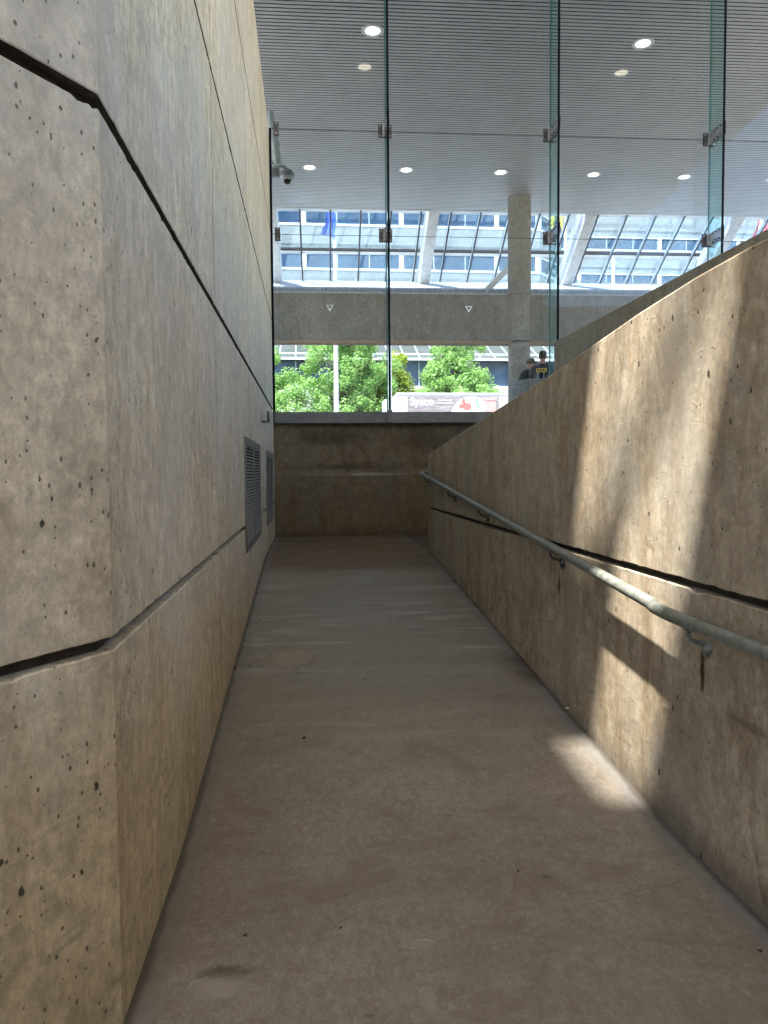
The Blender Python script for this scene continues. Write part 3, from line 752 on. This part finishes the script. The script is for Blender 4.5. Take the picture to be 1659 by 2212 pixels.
def ellipsoid(mb, c, r, n=16, m=10, z0=-1., z1=1., tilt=0):
    vs = []; fs = []
    for i in range(m+1):
        u = z0+(z1-z0)*i/m; ph = math.asin(max(-1, min(1, u)))
        for k in range(n):
            th = 2*math.pi*k/n; x, y, z = math.cos(ph)*math.cos(th)*r[0], math.cos(ph)*math.sin(th)*r[1], math.sin(ph)*r[2]
            vs.append((c[0]+x, c[1]+y*math.cos(tilt)-z*math.sin(tilt), c[2]+y*math.sin(tilt)+z*math.cos(tilt)))
    fs = [(i*n+k, i*n+(k+1) % n, (i+1)*n+(k+1) % n, (i+1)*n+k) for i in range(m) for k in range(n)]
    mb.add(vs, fs); return mb
m_skin = plain('skin', (.52, .30, .22), .55, var=.06); m_hair = plain('dark_hair', (.03, .022, .018), .6, bump=.6, bscale=200)
m_tee = plain('black_shirt', (.018, .019, .022), .85); m_navy = plain('navy_shirt', (.02, .022, .045), .85); m_jean = plain('jeans', (.05, .07, .12), .85)
t = NT('camouflage'); v1 = t.noise(t.pos((1, 1, 1)), 45, 3); cA = t.mix(t.math('GREATER_THAN', v1, .5), c4((.30, .24, .14)), c4((.12, .11, .06)))
v2 = t.noise(t.pos((1, 1, 1), (3, 3, 3)), 60, 2); cA = t.mix(t.math('GREATER_THAN', v2, .6), cA, c4((.05, .045, .03))); t.put(t.b.inputs['Base Color'], cA); t.b.inputs['Roughness'].default_value = .9
m_camo = t.m
def person(loc, rz, h, lean, shirt, cap, label):
    s = h/1.78; root = empty('person', loc, rz)
    # local frame: faces +Y ; y offset by lean above the hips
    def L(x, y, z): return ((x)*s, (y + max(0, z-.95)*lean)*s, z*s)
    V = [(L(0, 0, .98), (.15*s, .11*s)), (L(0, 0, 1.15), (.135*s, .10*s)), (L(0, .0, 1.33), (.155*s, .11*s)), (L(0, -.01, 1.45), (.10*s, .08*s)),
         (L(0, .0, 1.52), .055*s), (L(0, .015, 1.57), .055*s), (L(0, .02, 1.64), (.072*s, .088*s)), (L(0, .015, 1.70), (.074*s, .09*s)), (L(0, .01, 1.745), (.05*s, .06*s))]
    E = [(i, i+1) for i in range(8)]
    for sd in (-1, 1):
        b = len(V)
        V += [(L(sd*.17, -.01, 1.43), .058*s), (L(sd*.225, -.02, 1.28), .047*s), (L(sd*.25, .0, 1.14), .04*s), (L(sd*.24, .10, 1.0), .034*s), (L(sd*.235, .17, .92), .025*s), (L(sd*.232, .21, .88), (.036*s, .016*s))]
        E += [(3, b)]+[(b+i, b+i+1) for i in range(5)]
        w = b+5
        for k, (dx, ln) in enumerate(((-.028, .062), (-.009, .072), (.01, .066), (.028, .052))):
            f0 = len(V); V += [(L(sd*.232+dx, .245, .862), .009*s), (L(sd*.232+dx, .245+ln*.5, .84), .0085*s), (L(sd*.232+dx, .245+ln*.75, .81), .0075*s)]
            E += [(w, f0), (f0, f0+1), (f0+1, f0+2)]
        f0 = len(V); V += [(L(sd*.232-sd*.035, .20, .885), .011*s), (L(sd*.232-sd*.055, .235, .87), .009*s)]; E += [(b+4, f0), (f0, f0+1)]
        b = len(V)
        V += [(L(sd*.09, 0, .88), .085*s), (L(sd*.10, .01, .52), .056*s), (L(sd*.105, -.02, .30), .048*s), (L(sd*.105, -.02, .09), .034*s), (L(sd*.115, .12, .04), .035*s)]
        E += [(0, b)]+[(b+i, b+i+1) for i in range(4)]
    body = skin_mesh('body', V, E, m_skin, root)
    T = [(L(0, 0, .93), (.165*s, .125*s)), (L(0, 0, 1.15), (.155*s, .125*s)), (L(0, .0, 1.33), (.175*s, .13*s)), (L(0, -.01, 1.455), (.15*s, .11*s)), (L(0, .0, 1.515), (.085*s, .078*s))]
    TE = [(0, 1), (1, 2), (2, 3), (3, 4)]
    for sd in (-1, 1):
        b = len(T); T += [(L(sd*.165, -.01, 1.43), .088*s), (L(sd*.23, -.02, 1.27), .076*s), (L(sd*.24, -.01, 1.20), .07*s)]; TE += [(3, b), (b, b+1), (b+1, b+2)]
    sh = skin_mesh('t_shirt', T, TE, shirt, root)
    J = [(L(0, 0, .97), (.16*s, .12*s))]; JE = []
    for sd in (-1, 1):
        b = len(J); J += [(L(sd*.09, 0, .86), .1*s), (L(sd*.10, .01, .52), .075*s), (L(sd*.105, -.02, .1), .062*s)]; JE += [(0, b), (b, b+1), (b+1, b+2)]
    skin_mesh('trousers', J, JE, m_jean, root)
    hc = Vector(L(0, .02, 1.68))
    fa = MB(); ellipsoid(fa, hc+Vector((0, .093, -.03))*s, (.011*s, .02*s, .024*s), 8, 6)        # nose
    for sd in (-1, 1): ellipsoid(fa, hc+Vector((sd*.078, -.005, -.03))*s, (.012*s, .02*s, .034*s), 8, 6)  # ears
    ellipsoid(fa, hc+Vector((0, .076, -.075))*s, (.024*s, .012*s, .008*s), 8, 4); ellipsoid(fa, hc+Vector((0, .062, -.105))*s, (.03*s, .025*s, .02*s), 8, 6)
    fa.build('face', m_skin, body, 'all', fix=False)
    ey = MB()
    for sd in (-1, 1): ellipsoid(ey, hc+Vector((sd*.03, .078, .0))*s, (.02*s, .014*s, .016*s), 8, 6)
    if cap:
        for sd in (-1, 1): ey.tube([hc+Vector((sd*.05, .078, .004))*s, hc+Vector((sd*.082, .0, .004))*s], .004*s, 6)
    ey.build('sunglasses' if cap else 'eyes', m_black, root, 'all', fix=False)
    hm = MB(); ellipsoid(hm, hc+Vector((0, -.014, .012))*s, (.084*s, .098*s, .102*s), 20, 12, -.45 if cap else -.85, 1., R(-14))
    hm.build('hair', m_hair, root, 'all', fix=False)
    if cap:
        cm = MB(); ellipsoid(cm, hc+Vector((0, -.008, .02))*s, (.094*s, .108*s, .108*s), 22, 10, .0, 1., R(-8))
        vs = []
        for k in range(11):
            a = R(20+14*k); vs += [hc+Vector((math.cos(a)*.085, .02+math.sin(a)*.085, .035))*s, hc+Vector((math.cos(a)*.082, .03+math.sin(a)*.165, .022-.0*k))*s]
        cm.add(vs, [(2*k, 2*k+2, 2*k+3, 2*k+1) for k in range(10)])
        cm.add([v+Vector((0, 0, -.005)) for v in vs], [(2*k, 2*k+1, 2*k+3, 2*k+2) for k in range(10)])
        cm.build('cap', m_camo, root, 'all', fix=False)
    shoe = MB()
    for sd in (-1, 1): ellipsoid(shoe, L(sd*.115, .06, .035), (.05*s, .14*s, .045*s), 12, 8)
    shoe.build('shoes', m_black, root, 'all', fix=False)
    tag(root, label, 'person'); return root, s, L
q1 = at(1141, 900, 1, 17.25); q2 = at(1169, 900, 1, 16.95)
person((q1.x-.13, 17.25, 2.3), R(-80), 1.80, .26, m_tee, True, 'person in a camouflage cap, sunglasses and black t-shirt leaning to the right')
pr2, s2, L2 = person((q2.x+.03, 16.95, 2.3), R(-28), 1.93, .0, m_navy, False, 'person seen from behind with short dark hair and a navy t-shirt with yellow print')
ye_ = plain('yellow_print', (.8, .55, .04), .7); wh_ = plain('pale_print', (.5, .55, .58), .7)
pm = MB(); pw = MB(); pk = MB()
yb = -.152
for k in range(1): pm.box(-.105*s2, .105*s2, yb*s2-.006, yb*s2+.05, 1.33*s2, 1.405*s2)
for k in range(6): pk.box((-.09+.032*k)*s2, (-.072+.032*k)*s2, yb*s2-.008, yb*s2-.0065, 1.345*s2, 1.392*s2)
for cxp, wp in ((-.075, .05), (.05, .028)):
    for k in range(11):
        pw.box((cxp-wp/2+.006*(k % 3))*s2, (cxp+wp/2-.007*((k+1) % 2))*s2, (yb+.012)*s2-.004, (yb+.03)*s2, (1.31-.026*k)*s2, (1.325-.026*k)*s2)
pp_ = pm.build('yellow_print', ye_, pr2); pw.build('pale_print', wh_, pr2); pk.build('print_letters', m_navy, pp_)

# ------------------------------------------------------------------ antenna, CCTV camera
m_lgrey = plain('light_grey_plastic', (.62, .68, .70), .35, var=.06); m_mgrey = plain('grey_housing', (.38, .40, .40), .4, var=.06); m_cable = plain('black_cable', (.01, .01, .012), .4)
YA = 12.75
def A(px_, py_, y=YA): return at((1000+px_/6.32)/1.8228, (400+py_/6.32)/1.8228, 1, y)
an = empty('antenna', A(520, 900)); o0 = an.location.copy()
def rel(v): return Vector(v)-o0
MB().tube([rel(A(408, 205)), rel(A(410, 215)), rel(A(415, 250)), rel(A(425, 400)), rel(A(450, 640)), rel(A(500, 950)), rel(A(560, 1300)), rel(A(600, 1560))], [.01, .025, .042, .058, .062, .064, .066, .066], 18).build('radome', m_lgrey, an, 'all')
MB().tube([rel(A(570, 1010)), rel(A(620, 1040)), rel(A(640, 1090)), rel(A(600, 1150))], .012, 8).build('bracket', m_lgrey, an, 'all')
tag(an, 'pale grey tube shaped antenna with a rounded tip outside the glass', 'antenna')
cc = empty('security_camera', A(700, 1700)); o0 = cc.location.copy()
jb = MB(); a, b = rel(A(440, 1640)), rel(A(640, 1860)); jb.box(a.x, b.x, -.02, .09, b.z, a.z); jb.box(a.x, a.x+(b.x-a.x)*.55, -.04, -.02, b.z-.01, a.z-.04); jb.build('junction_box', m_mgrey, cc, bevel=.008)
a, b = rel(A(440, 1180)), rel(A(500, 1390)); MB().box(a.x, b.x, -.03, .05, b.z, a.z).build('power_box', m_white, cc, bevel=.005)
MB().tube([rel(A(500, 1620)), rel(A(620, 1615)), rel(A(740, 1620)), rel(A(790, 1650)), rel(A(820, 1700))], [.022, .02, .02, .022, .026], 14).build('arm', m_mgrey, cc, 'all')
hc = rel(A(828, 1800)); k_ = .0095*1.0
dome = MB().lathe([(.0, .075), (.03, .075), (.055, .068), (.085, .045), (.112, .018), (.118, -.01), (.117, -.045), (.108, -.055)], hc, 28); dm = dome.build('housing', m_mgrey, cc, True)
MB().lathe([(.112, -.056), (.105, -.075), (.07, -.10), (.062, -.102)], hc, 28, cap=False).build('dome_ring', m_lgrey, cc, True)
ln = MB(); ellipsoid(ln, hc+Vector((0, 0, -.105)), (.056, .056, .062), 18, 10, -1, .3); ln.build('dome', m_black, cc, 'all', fix=False)
cb_ = MB()
cb_.tube([rel(A(450, 1050)), rel(A(520, 1110)), rel(A(570, 1220)), rel(A(575, 1350)), rel(A(540, 1460)), rel(A(500, 1600))], .008, 8).tube([rel(A(440, 1090)), rel(A(490, 1160)), rel(A(515, 1260)), rel(A(505, 1400)), rel(A(470, 1560))], .01, 8)
cb_.build('cable', m_cable, cc, 'all')
tag(cc, 'grey dome security camera on a bent arm at the end of the left wall', 'security camera')

# ------------------------------------------------------------------ flag poles and flags
def cloth(name, c, wd, h, mat, parent, seed, tilt=0, swap=None):
    rnd = random.Random(seed); n, m = 14, 18; vs = []
    for j in range(m+1):
        for i in range(n+1):
            u, v = i/n, j/m
            nar = 1-.35*math.sin(v*math.pi*.9+.4)*rnd.uniform(.9, 1.05)
            x = -u*wd*nar + tilt*v; y = .09*math.sin(u*13+v*3+seed)*(.3+u)
            vs.append((c[0]+x+.04*math.sin(v*9+seed), c[1]+y, c[2]-v*h-.12*u*math.sin(seed+u*4)))
    fs = [(j*(n+1)+i, j*(n+1)+i+1, (j+1)*(n+1)+i+1, (j+1)*(n+1)+i) for j in range(m) for i in range(n)]
    mb = MB(); mi = []
    mb.add(vs, fs)
    if swap: mb.mi = [swap(i/n, j/m) for j in range(m) for i in range(n)]
    return mb.build(name, mat, parent, 'all', fix=False)
f_blue = plain('flag_blue', (.03, .12, .55), .7); f_yel = plain('flag_yellow', (.85, .6, .03), .7); f_red = plain('flag_red', (.6, .03, .04), .7); f_wht = plain('flag_white', (.8, .8, .8), .7); f_blk = plain('flag_black', (.02, .02, .03), .7)
YP = 33.
for px_, topy, nm, lab in ((722, 430, 'b', 'white flagpole with a blue flag in front of the leafy tree'), (838.5, 430, None, 'white flagpole almost hidden behind the first glass fin'), (1222, 430, 'y', 'white flagpole with a black and yellow flag behind the second fin'),
                       (1325, 540, None, 'short pale pole seen through the roof glazing right of the second rafter'), (1656, 430, 'r', 'white flagpole with a red and white flag at the right edge')):
    q = at(px_, topy, 1, YP); fp = empty('flagpole', (q.x, YP, 2.3)); h = q.z-2.3
    MB().tube([(0, 0, 0), (0, 0, 2), (0, 0, h*.5), (0, 0, h)], [.115, .11, .085, .055], 16).build('pole', m_white, fp, 'all')
    MB().lathe([(.19, 0), (.19, .05), (.13, .09)], n=20).build('base_collar', m_steel, fp, True)
    tag(fp, lab, 'flagpole', 'flagpoles in the plaza')
    if nm:
        c = (0, -.12, h+.2)
        if nm == 'b': cloth('flag', (.05, -.1, h+.15), .62, 1.75, f_blue, fp, 2)
        if nm == 'y': cloth('flag', (-.05, -.1, h+.2), .75, 1.7, [f_blk, f_yel], fp, 5, -.1, lambda u, v: 1 if (int(u*3+v*2) % 2) else 0)
        if nm == 'r': cloth('flag', (.1, -.1, h+.1), .8, 2.3, [f_red, f_wht], fp, 3, -.25, lambda u, v: 1 if .3 < u < .62 else 0)

# ------------------------------------------------------------------ truck
tk = empty('box_truck', (5.0, 43.4, 2.13)); W = 7.6
m_tw = plain('truck_white', (.82, .83, .84), .35, var=.04)
bz0, bz1 = 1.1, 3.86
MB().box(.0, W, 0, 2.4, bz0, bz1).build('cargo_box', m_tw, tk, bevel=.04)
MB().box(-.02, W+.02, -.03, .0, bz1-.1, bz1+.02).box(-.03, .03, -.03, .02, bz0, bz1).build('box_trim', m_tw, tk, bevel=.01)
MB().box(-.62, -.01, .3, 2.1, 2.5, 3.55).build('cooling_unit', plain('unit_grey', (.6, .66, .68), .5), tk, bevel=.06)
t = NT('wood_print'); pvv = t.pos((.35, 1, 6)); nn = t.noise(pvv, 2.5, 6, .6, dist=1.2)
t.put(t.b.inputs['Base Color'], t.mix(t.ramp(nn, .35, .65), c4((.26, .20, .21)), c4((.50, .43, .43)))); t.b.inputs['Roughness'].default_value = .4
pn = MB().box(.62, 5.9, -.012, -.001, bz0+.25, bz1-.16).build('side_graphic', t.m, tk)
pl_ = MB(); 
def disc(mb, cx_, cz_, rx, rz_, y, n=36, th=.006):
    P = [(cx_+rx*math.cos(2*math.pi*k/n), cz_+rz_*math.sin(2*math.pi*k/n)) for k in range(n)]; mb.prism(P, 1, y-th, y)
disc(pl_, 4.31, 2.35, 1.25, 1.35, -.013); pl_.build('plate_picture', plain('plate_white', (.85, .82, .78), .4), pn)
fd = MB(); disc(fd, 3.85, 3.38, .10, .18, -.020, 16); disc(fd, 4.05, 3.1, .26, .22, -.020, 16); disc(fd, 3.7, 3.12, .12, .14, -.020, 16); fd.build('food_picture', plain('food_red', (.75, .22, .2), .5), pn)
fd = MB(); disc(fd, 4.62, 3.42, .07, .16, -.020, 12); disc(fd, 4.70, 3.15, .09, .16, -.020, 12); disc(fd, 3.82, 3.56, .05, .05, -.020, 12); fd.build('leaf_picture', plain('leaf_green', (.3, .55, .35), .5), pn)
rb = MB().box(4.98, 5.78, -.030, -.0265, 3.45, 3.62).box(5.1, 5.72, -.030, -.0265, 2.6, 3.40); rb.build('red_picture', plain('cloth_red', (.8, .42, .38), .6), pn)
def text(body, size, loc, mat, parent, name, bold=0., depth=.004):
    cu = bpy.data.curves.new(name, 'FONT'); cu.body = body; cu.size = size; cu.extrude = depth; cu.offset = bold
    o = bpy.data.objects.new(name, cu); COL.objects.link(o); dg = bpy.context.evaluated_depsgraph_get(); dg.update()
    me = bpy.data.meshes.new_from_object(o.evaluated_get(dg)); bpy.data.objects.remove(o); me.materials.clear(); me.materials.append(mat)
    ob = bpy.data.objects.new(name, me); COL.objects.link(ob); ob.parent = parent
    ob.rotation_euler = (R(90), 0, 0); ob.location = loc; return ob
text('Sysco', .60, (.78, -.022, 3.19), m_tw, pn, 'lettering', .016)
text('At the heart of', .125, (2.42, -.022, 3.42), m_tw, pn, 'lettering', .003)
text('food and service', .125, (2.42, -.022, 3.27), m_tw, pn, 'lettering', .003)
cab = MB().prism([(-2.6, .45), (-2.6, 1.35), (-2.2, 2.35), (-.75, 2.45), (-.75, .45)], 1, .1, 2.3).build('cab', m_tw, tk, bevel=.05)
MB().prism([(-2.35, 1.45), (-2.05, 2.15), (-1.25, 2.2), (-1.25, 1.45)], 1, .085, .1).build('side_window', plain('dark_glass', (.02, .03, .04), .05), cab)
MB().box(-.75, W, .35, 2.05, .65, 1.09).build('chassis', m_black, tk)
for xw in (-1.9, 5.6, 6.6):
    wh = MB().tube([(xw, .05, .5), (xw, .35, .5)], .5, 24); o = wh.build('wheel', plain('tyre', (.02, .02, .02), .9), tk, True)
    MB().tube([(xw, .03, .5), (xw, .06, .5)], .26, 18).build('rim', m_plate, o, True)
tag(tk, 'white delivery truck with a wood and food picture on its side parked in the street', 'truck')

# ------------------------------------------------------------------ trees
def leafmat(name, c1, c2):
    t = NT(name); v = t.noise(t.pos(), 1.6, 4); v2 = t.n('ObjectInfo')
    g = t.n('NewGeometry'); rnd = g.outputs['Random Per Island']
    col = t.mix(t.ramp(t.math('ADD', t.math('MULTIPLY', v, .6), t.math('MULTIPLY', rnd, .45)), .3, .75), c4(c1), c4(c2))
    df = t.n('BsdfDiffuse'); t.put(df.inputs[0], col); tl = t.n('BsdfTranslucent'); t.put(tl.inputs[0], t.mix(.5, col, c4((c2[0]*1.3, c2[1]*1.3, c2[2]))))
    mx = t.n('MixShader'); mx.inputs[0].default_value = .42; t.put(mx.inputs[1], df.outputs[0]); t.put(mx.inputs[2], tl.outputs[0])
    t.put(t.o.inputs[0], mx.outputs[0]); return t.m
lf1 = leafmat('leaves_green', (.20, .36, .10), (.42, .62, .25)); lf2 = leafmat('leaves_yellow_green', (.20, .30, .05), (.45, .52, .10))
m_bark = plain('bark', (.10, .08, .065), .9, bump=.8, bscale=20)
def tree(x, y, crowns, lf, label, seed, trunk_r=.16, zb=2.28):
    rnd = random.Random(seed); o = empty('leafy_tree', (x, y, zb)); leaves = MB(); wood = MB()
    ztop = max(c[2]+c[3]*.6 for c in crowns)
    tp = [(0, 0, 0), (.05, 0, ztop*.3), (-.04, .05, ztop*.6), (.03, 0, ztop*.92)]
    wood.tube(tp, [trunk_r*1.25, trunk_r, trunk_r*.65, trunk_r*.2], 10)
    V = []; Fc = []
    for (cx_, cy_, cz_, rh, rv, ncl) in crowns:
        for c in range(ncl):
            while True:
                d = Vector((rnd.uniform(-1, 1), rnd.uniform(-1, 1), rnd.uniform(-1, 1)))
                if .2 < d.length < 1: break
            d = d.normalized()*(d.length**.45)
            wob = 1+.22*math.sin(d.x*5+seed)+.18*math.sin(d.z*7+seed*2)
            cc_ = Vector((cx_+d.x*rh*wob, cy_+d.y*rh*wob, cz_+d.z*rv*wob)); cr_ = rnd.uniform(.30, .62)
            if rnd.random() < .5:
                st = Vector((0, 0, max(.5, min(ztop*.85, cc_.z-rh*.45)))); mid = st.lerp(cc_, .5)+Vector((rnd.uniform(-.2, .2), rnd.uniform(-.2, .2), -.1))
                wood.tube([st, mid, cc_], [.04, .026, .008], 5)
            for k in range(rnd.randint(95, 140)):
                e = Vector((rnd.gauss(0, 1), rnd.gauss(0, 1), rnd.gauss(0, .8))).normalized()*cr_*rnd.random()**.4
                p_ = cc_+e; s_ = rnd.uniform(.055, .105)
                nrm = (e.normalized()*.9+Vector((rnd.uniform(-.7, .7), rnd.uniform(-.7, .7), rnd.uniform(0., 1.2)))).normalized()
                a_ = nrm.orthogonal().normalized(); a_.rotate(Matrix.Rotation(rnd.uniform(0, 6.28), 3, nrm)); b_ = nrm.cross(a_)
                i0 = len(V); V += [p_-a_*s_, p_-b_*s_*.7+nrm*s_*.15, p_+a_*s_*1.1, p_+b_*s_*.7+nrm*s_*.15]; Fc.append((i0, i0+1, i0+2, i0+3))
    leaves.add(V, Fc); leaves.build('crown', lf, o, fix=False); wood.build('trunk', m_bark, o, True, fix=False)
    tag(o, label, 'tree', 'young trees along the far pavement'); return o
YT = 49.5; k_ = YT/1661.
def TX(p): return (p-667)*k_ + (0)
def TZ(p): return 1.55+(1021-p)*k_-2.28
tree(TX(742), YT, [(-.1, 0, TZ(790), 2.2, 2.6, 120), (-1.6, 0, TZ(872), 3.1, 1.7, 120), (1.5, .2, TZ(850), 2.0, 2.0, 90), (.3, 0, TZ(725), 1.4, 1.6, 34)], lf1, 'broad green leafy tree behind the first flagpole', 11)
tree(TX(560), YT+.6, [(0, 0, TZ(800), 1.3, 1.7, 40), (.3, 0, TZ(870), 2.2, 1.6, 40)], lf1, 'green leafy tree at the far left next to the left wall', 12)
tree(TX(855), YT+1.6, [(0, 0, TZ(843), 1.5, 1.95, 80), (-.3, 0, TZ(875), 2.0, 1.3, 60)], lf2, 'smaller yellow green tree just behind the first glass fin', 13, .1)
tree(TX(985), YT, [(0, 0, TZ(800), 2.0, 2.2, 105), (.1, 0, TZ(850), 3.0, 1.4, 120), (.2, 0, TZ(740), 1.6, 1.5, 40), (0, 0, TZ(895), 1.8, 1., 30)], lf1, 'green leafy tree rising behind the delivery truck', 14)

# ------------------------------------------------------------------ office building across the street
m_wf = plain('frame_white', (.85, .87, .88), .5, var=.03)
t = NT('office_glass'); g = t.n('NewGeometry'); nn = t.noise(t.pos((1, 1, .1)), .35, 3)
t.put(t.b.inputs['Base Color'], t.mix(t.ramp(nn, .4, .6), c4((.018, .05, .105)), c4((.034, .08, .15)))); t.b.inputs['Roughness'].default_value = .2; t.b.inputs['Specular IOR Level'].default_value = .25  # blue base colour stands in for reflected sky
m_og = t.m
def zz(p, Y): return at(800, p, 1, Y).z
def XX(p, Y): return at(p, 560, 1, Y).x
ob = empty('office_building', (0, 60, 2.28))
def facade(Y, x0, x1, zw0, wh, storey, rows, bay, xfirst, parent):
    """spandrel walls and a window per bay; zw0 = foot of the lowest window row (relative)"""
    wl = MB(); wl.box(x0, x1, Y+.5-60, Y+12-60, -.2, zw0+storey*rows+3)
    zprev = zw0-2.3
    for r in range(rows+1):
        a = zw0+storey*(r-1)+wh if r else zw0-2.3; b = zw0+storey*r
        wl.box(x0, x1, Y-60, Y+.49-60, a+.0, b)
        wl.box(x0, x1, Y-60-.06, Y-60-.002, a+.55, a+.62)
    wl.build('wall', m_facade, parent)
    wproto = None
    for r in range(rows):
        z0 = zw0+storey*r+.01; x = xfirst
        while x < x1-.5:
            xa, xb = max(x, x0), min(x+bay, x1)
            if xb-xa > 1:
                f_ = MB(); yf = Y-60-.03
                f_.box(xa, xb, yf, yf+.14, z0, z0+.17).box(xa, xb, yf, yf+.14, z0+wh-.10, z0+wh-.015).box(xb-.36, xb-.002, yf, yf+.139, z0+.17, z0+wh-.10)
                f_.box(xa+(xb-xa)*.31, xa+(xb-xa)*.31+.05, yf+.03, yf+.044, z0+.17, z0+wh-.10).box(xa+(xb-xa)*.64, xa+(xb-xa)*.64+.05, yf+.03, yf+.044, z0+.17, z0+wh-.10)
                fo = f_.build('window', m_wf, parent)
                MB().box(xa, xb-.37, yf+.045, yf+.06, z0+.12, z0+wh-.08).build('pane', m_og, fo)
            x += bay
Y1 = 60.; zb_ = zz(585.5, Y1)-2.28; ST = zz(490, Y1)-zz(585.5, Y1)
facade(Y1, XX(380, Y1), XX(1166, Y1), zb_-ST*2, zz(545, Y1)-zz(585.5, Y1), ST, 5, 7.5, XX(662, Y1)-7.5*2, ob)
# angled corner bay
cbm = MB(); xa = XX(1166, Y1)
for r in range(6):
    a = zb_-ST*2+ST*(r-1)+1.44; b = a+ST-1.44
    cbm.prism([(xa+.002, 0), (xa+2.6, 2.6), (xa+2.6, 8), (xa+.002, 8)], 2, a, b)
cbm.prism([(xa+.003, .4), (xa+2.4, 2.8), (xa+2.4, 7.9), (xa+.003, 7.9)], 2, 0, zb_+12)
cbm.build('corner_bay', m_facade, ob)
for r in range(5):
    z0 = zb_-ST*2+ST*r; dn = Vector((1, 1, 0)).normalized(); nn_ = Vector((1, -1, 0)).normalized()
    c = Vector((xa+1.3, 1.3, z0+.69)); f_ = MB()
    f_.obox(c+Vector((0, 0, -.6))-nn_*.05, dn, nn_, (0, 0, 1), 1.8, .06, .1).obox(c+Vector((0, 0, .62))-nn_*.05, dn, nn_, (0, 0, 1), 1.8, .06, .06).obox(c-dn*1.7-nn_*.05, dn, nn_, (0, 0, 1), .12, .06, .6)
    fo = f_.build('window', m_wf, ob); MB().obox(c-nn_*.12, dn, nn_, (0, 0, 1), 1.78, .02, .6).build('pane', m_og, fo)
# sloped glass canopy and podium
cy0, cz0 = -4.2, zz(776, 55.8)-2.28
cp = MB().prism([(cy0, cz0), (-.1, cz0+1.95), (-.1, cz0+2.0), (cy0, cz0+.05)], 0, XX(380, 60), 40); cpo = cp.build('glass_canopy', plain('canopy_glass', (.085, .10, .098), .5, spec=.2, var=.2, scale=.6), ob)
rb_ = MB(); x = -12.
while x < 40: rb_.prism([(cy0-.06, cz0+.0), (-.1, cz0+1.9), (-.1, cz0+2.08), (cy0-.06, cz0+.14)], 0, x-.04, x+.04); x += 1.12
rb_.build('canopy_ribs', m_mullw, cpo)
MB().box(-14, 40, cy0-.1, cy0-.02, cz0-.06, cz0+.10).box(-14, 40, cy0+.95, cy0+1.03, cz0+.46, cz0+.60).build('canopy_edge', m_wf, cpo)
pd = MB().box(-14, 40, cy0+.1, cy0+.6, 0, zz(833, 55.8)-2.28).build('podium', plain('podium_white', (.78, .78, .78), .7), ob)
st_ = MB().box(-14, 40, cy0+.5, cy0+.6, zz(833, 55.8)-2.28+.01, cz0-.01).build('strip_window', plain('strip_glass', (.06, .095, .15), .3, var=.5, scale=.4, spec=.3), ob)
vb = MB(); x = -12.
while x < 40: vb.box(x-.035, x+.035, cy0+.4, cy0+.49, zz(833, 55.8)-2.27, cz0-.07); x += 2.24
vb.build('window_bars', m_mullw, st_)
tag(ob, 'long concrete office building with blue window bands and a sloped glass canopy across the street', 'building')
ob2 = empty('office_wing', (0, 60, 2.28)); Y2 = 68.
ST2 = zz(532, Y2)-zz(614, Y2)
facade(Y2, XX(1175, Y2), 64, zz(614, Y2)-2.28-ST2, zz(582, Y2)-zz(614, Y2), ST2, 5, 7.5, XX(1424, Y2)+.2-7.5*2, ob2)
tag(ob2, 'set back wing of the office building seen through the right part of the roof glazing', 'building')
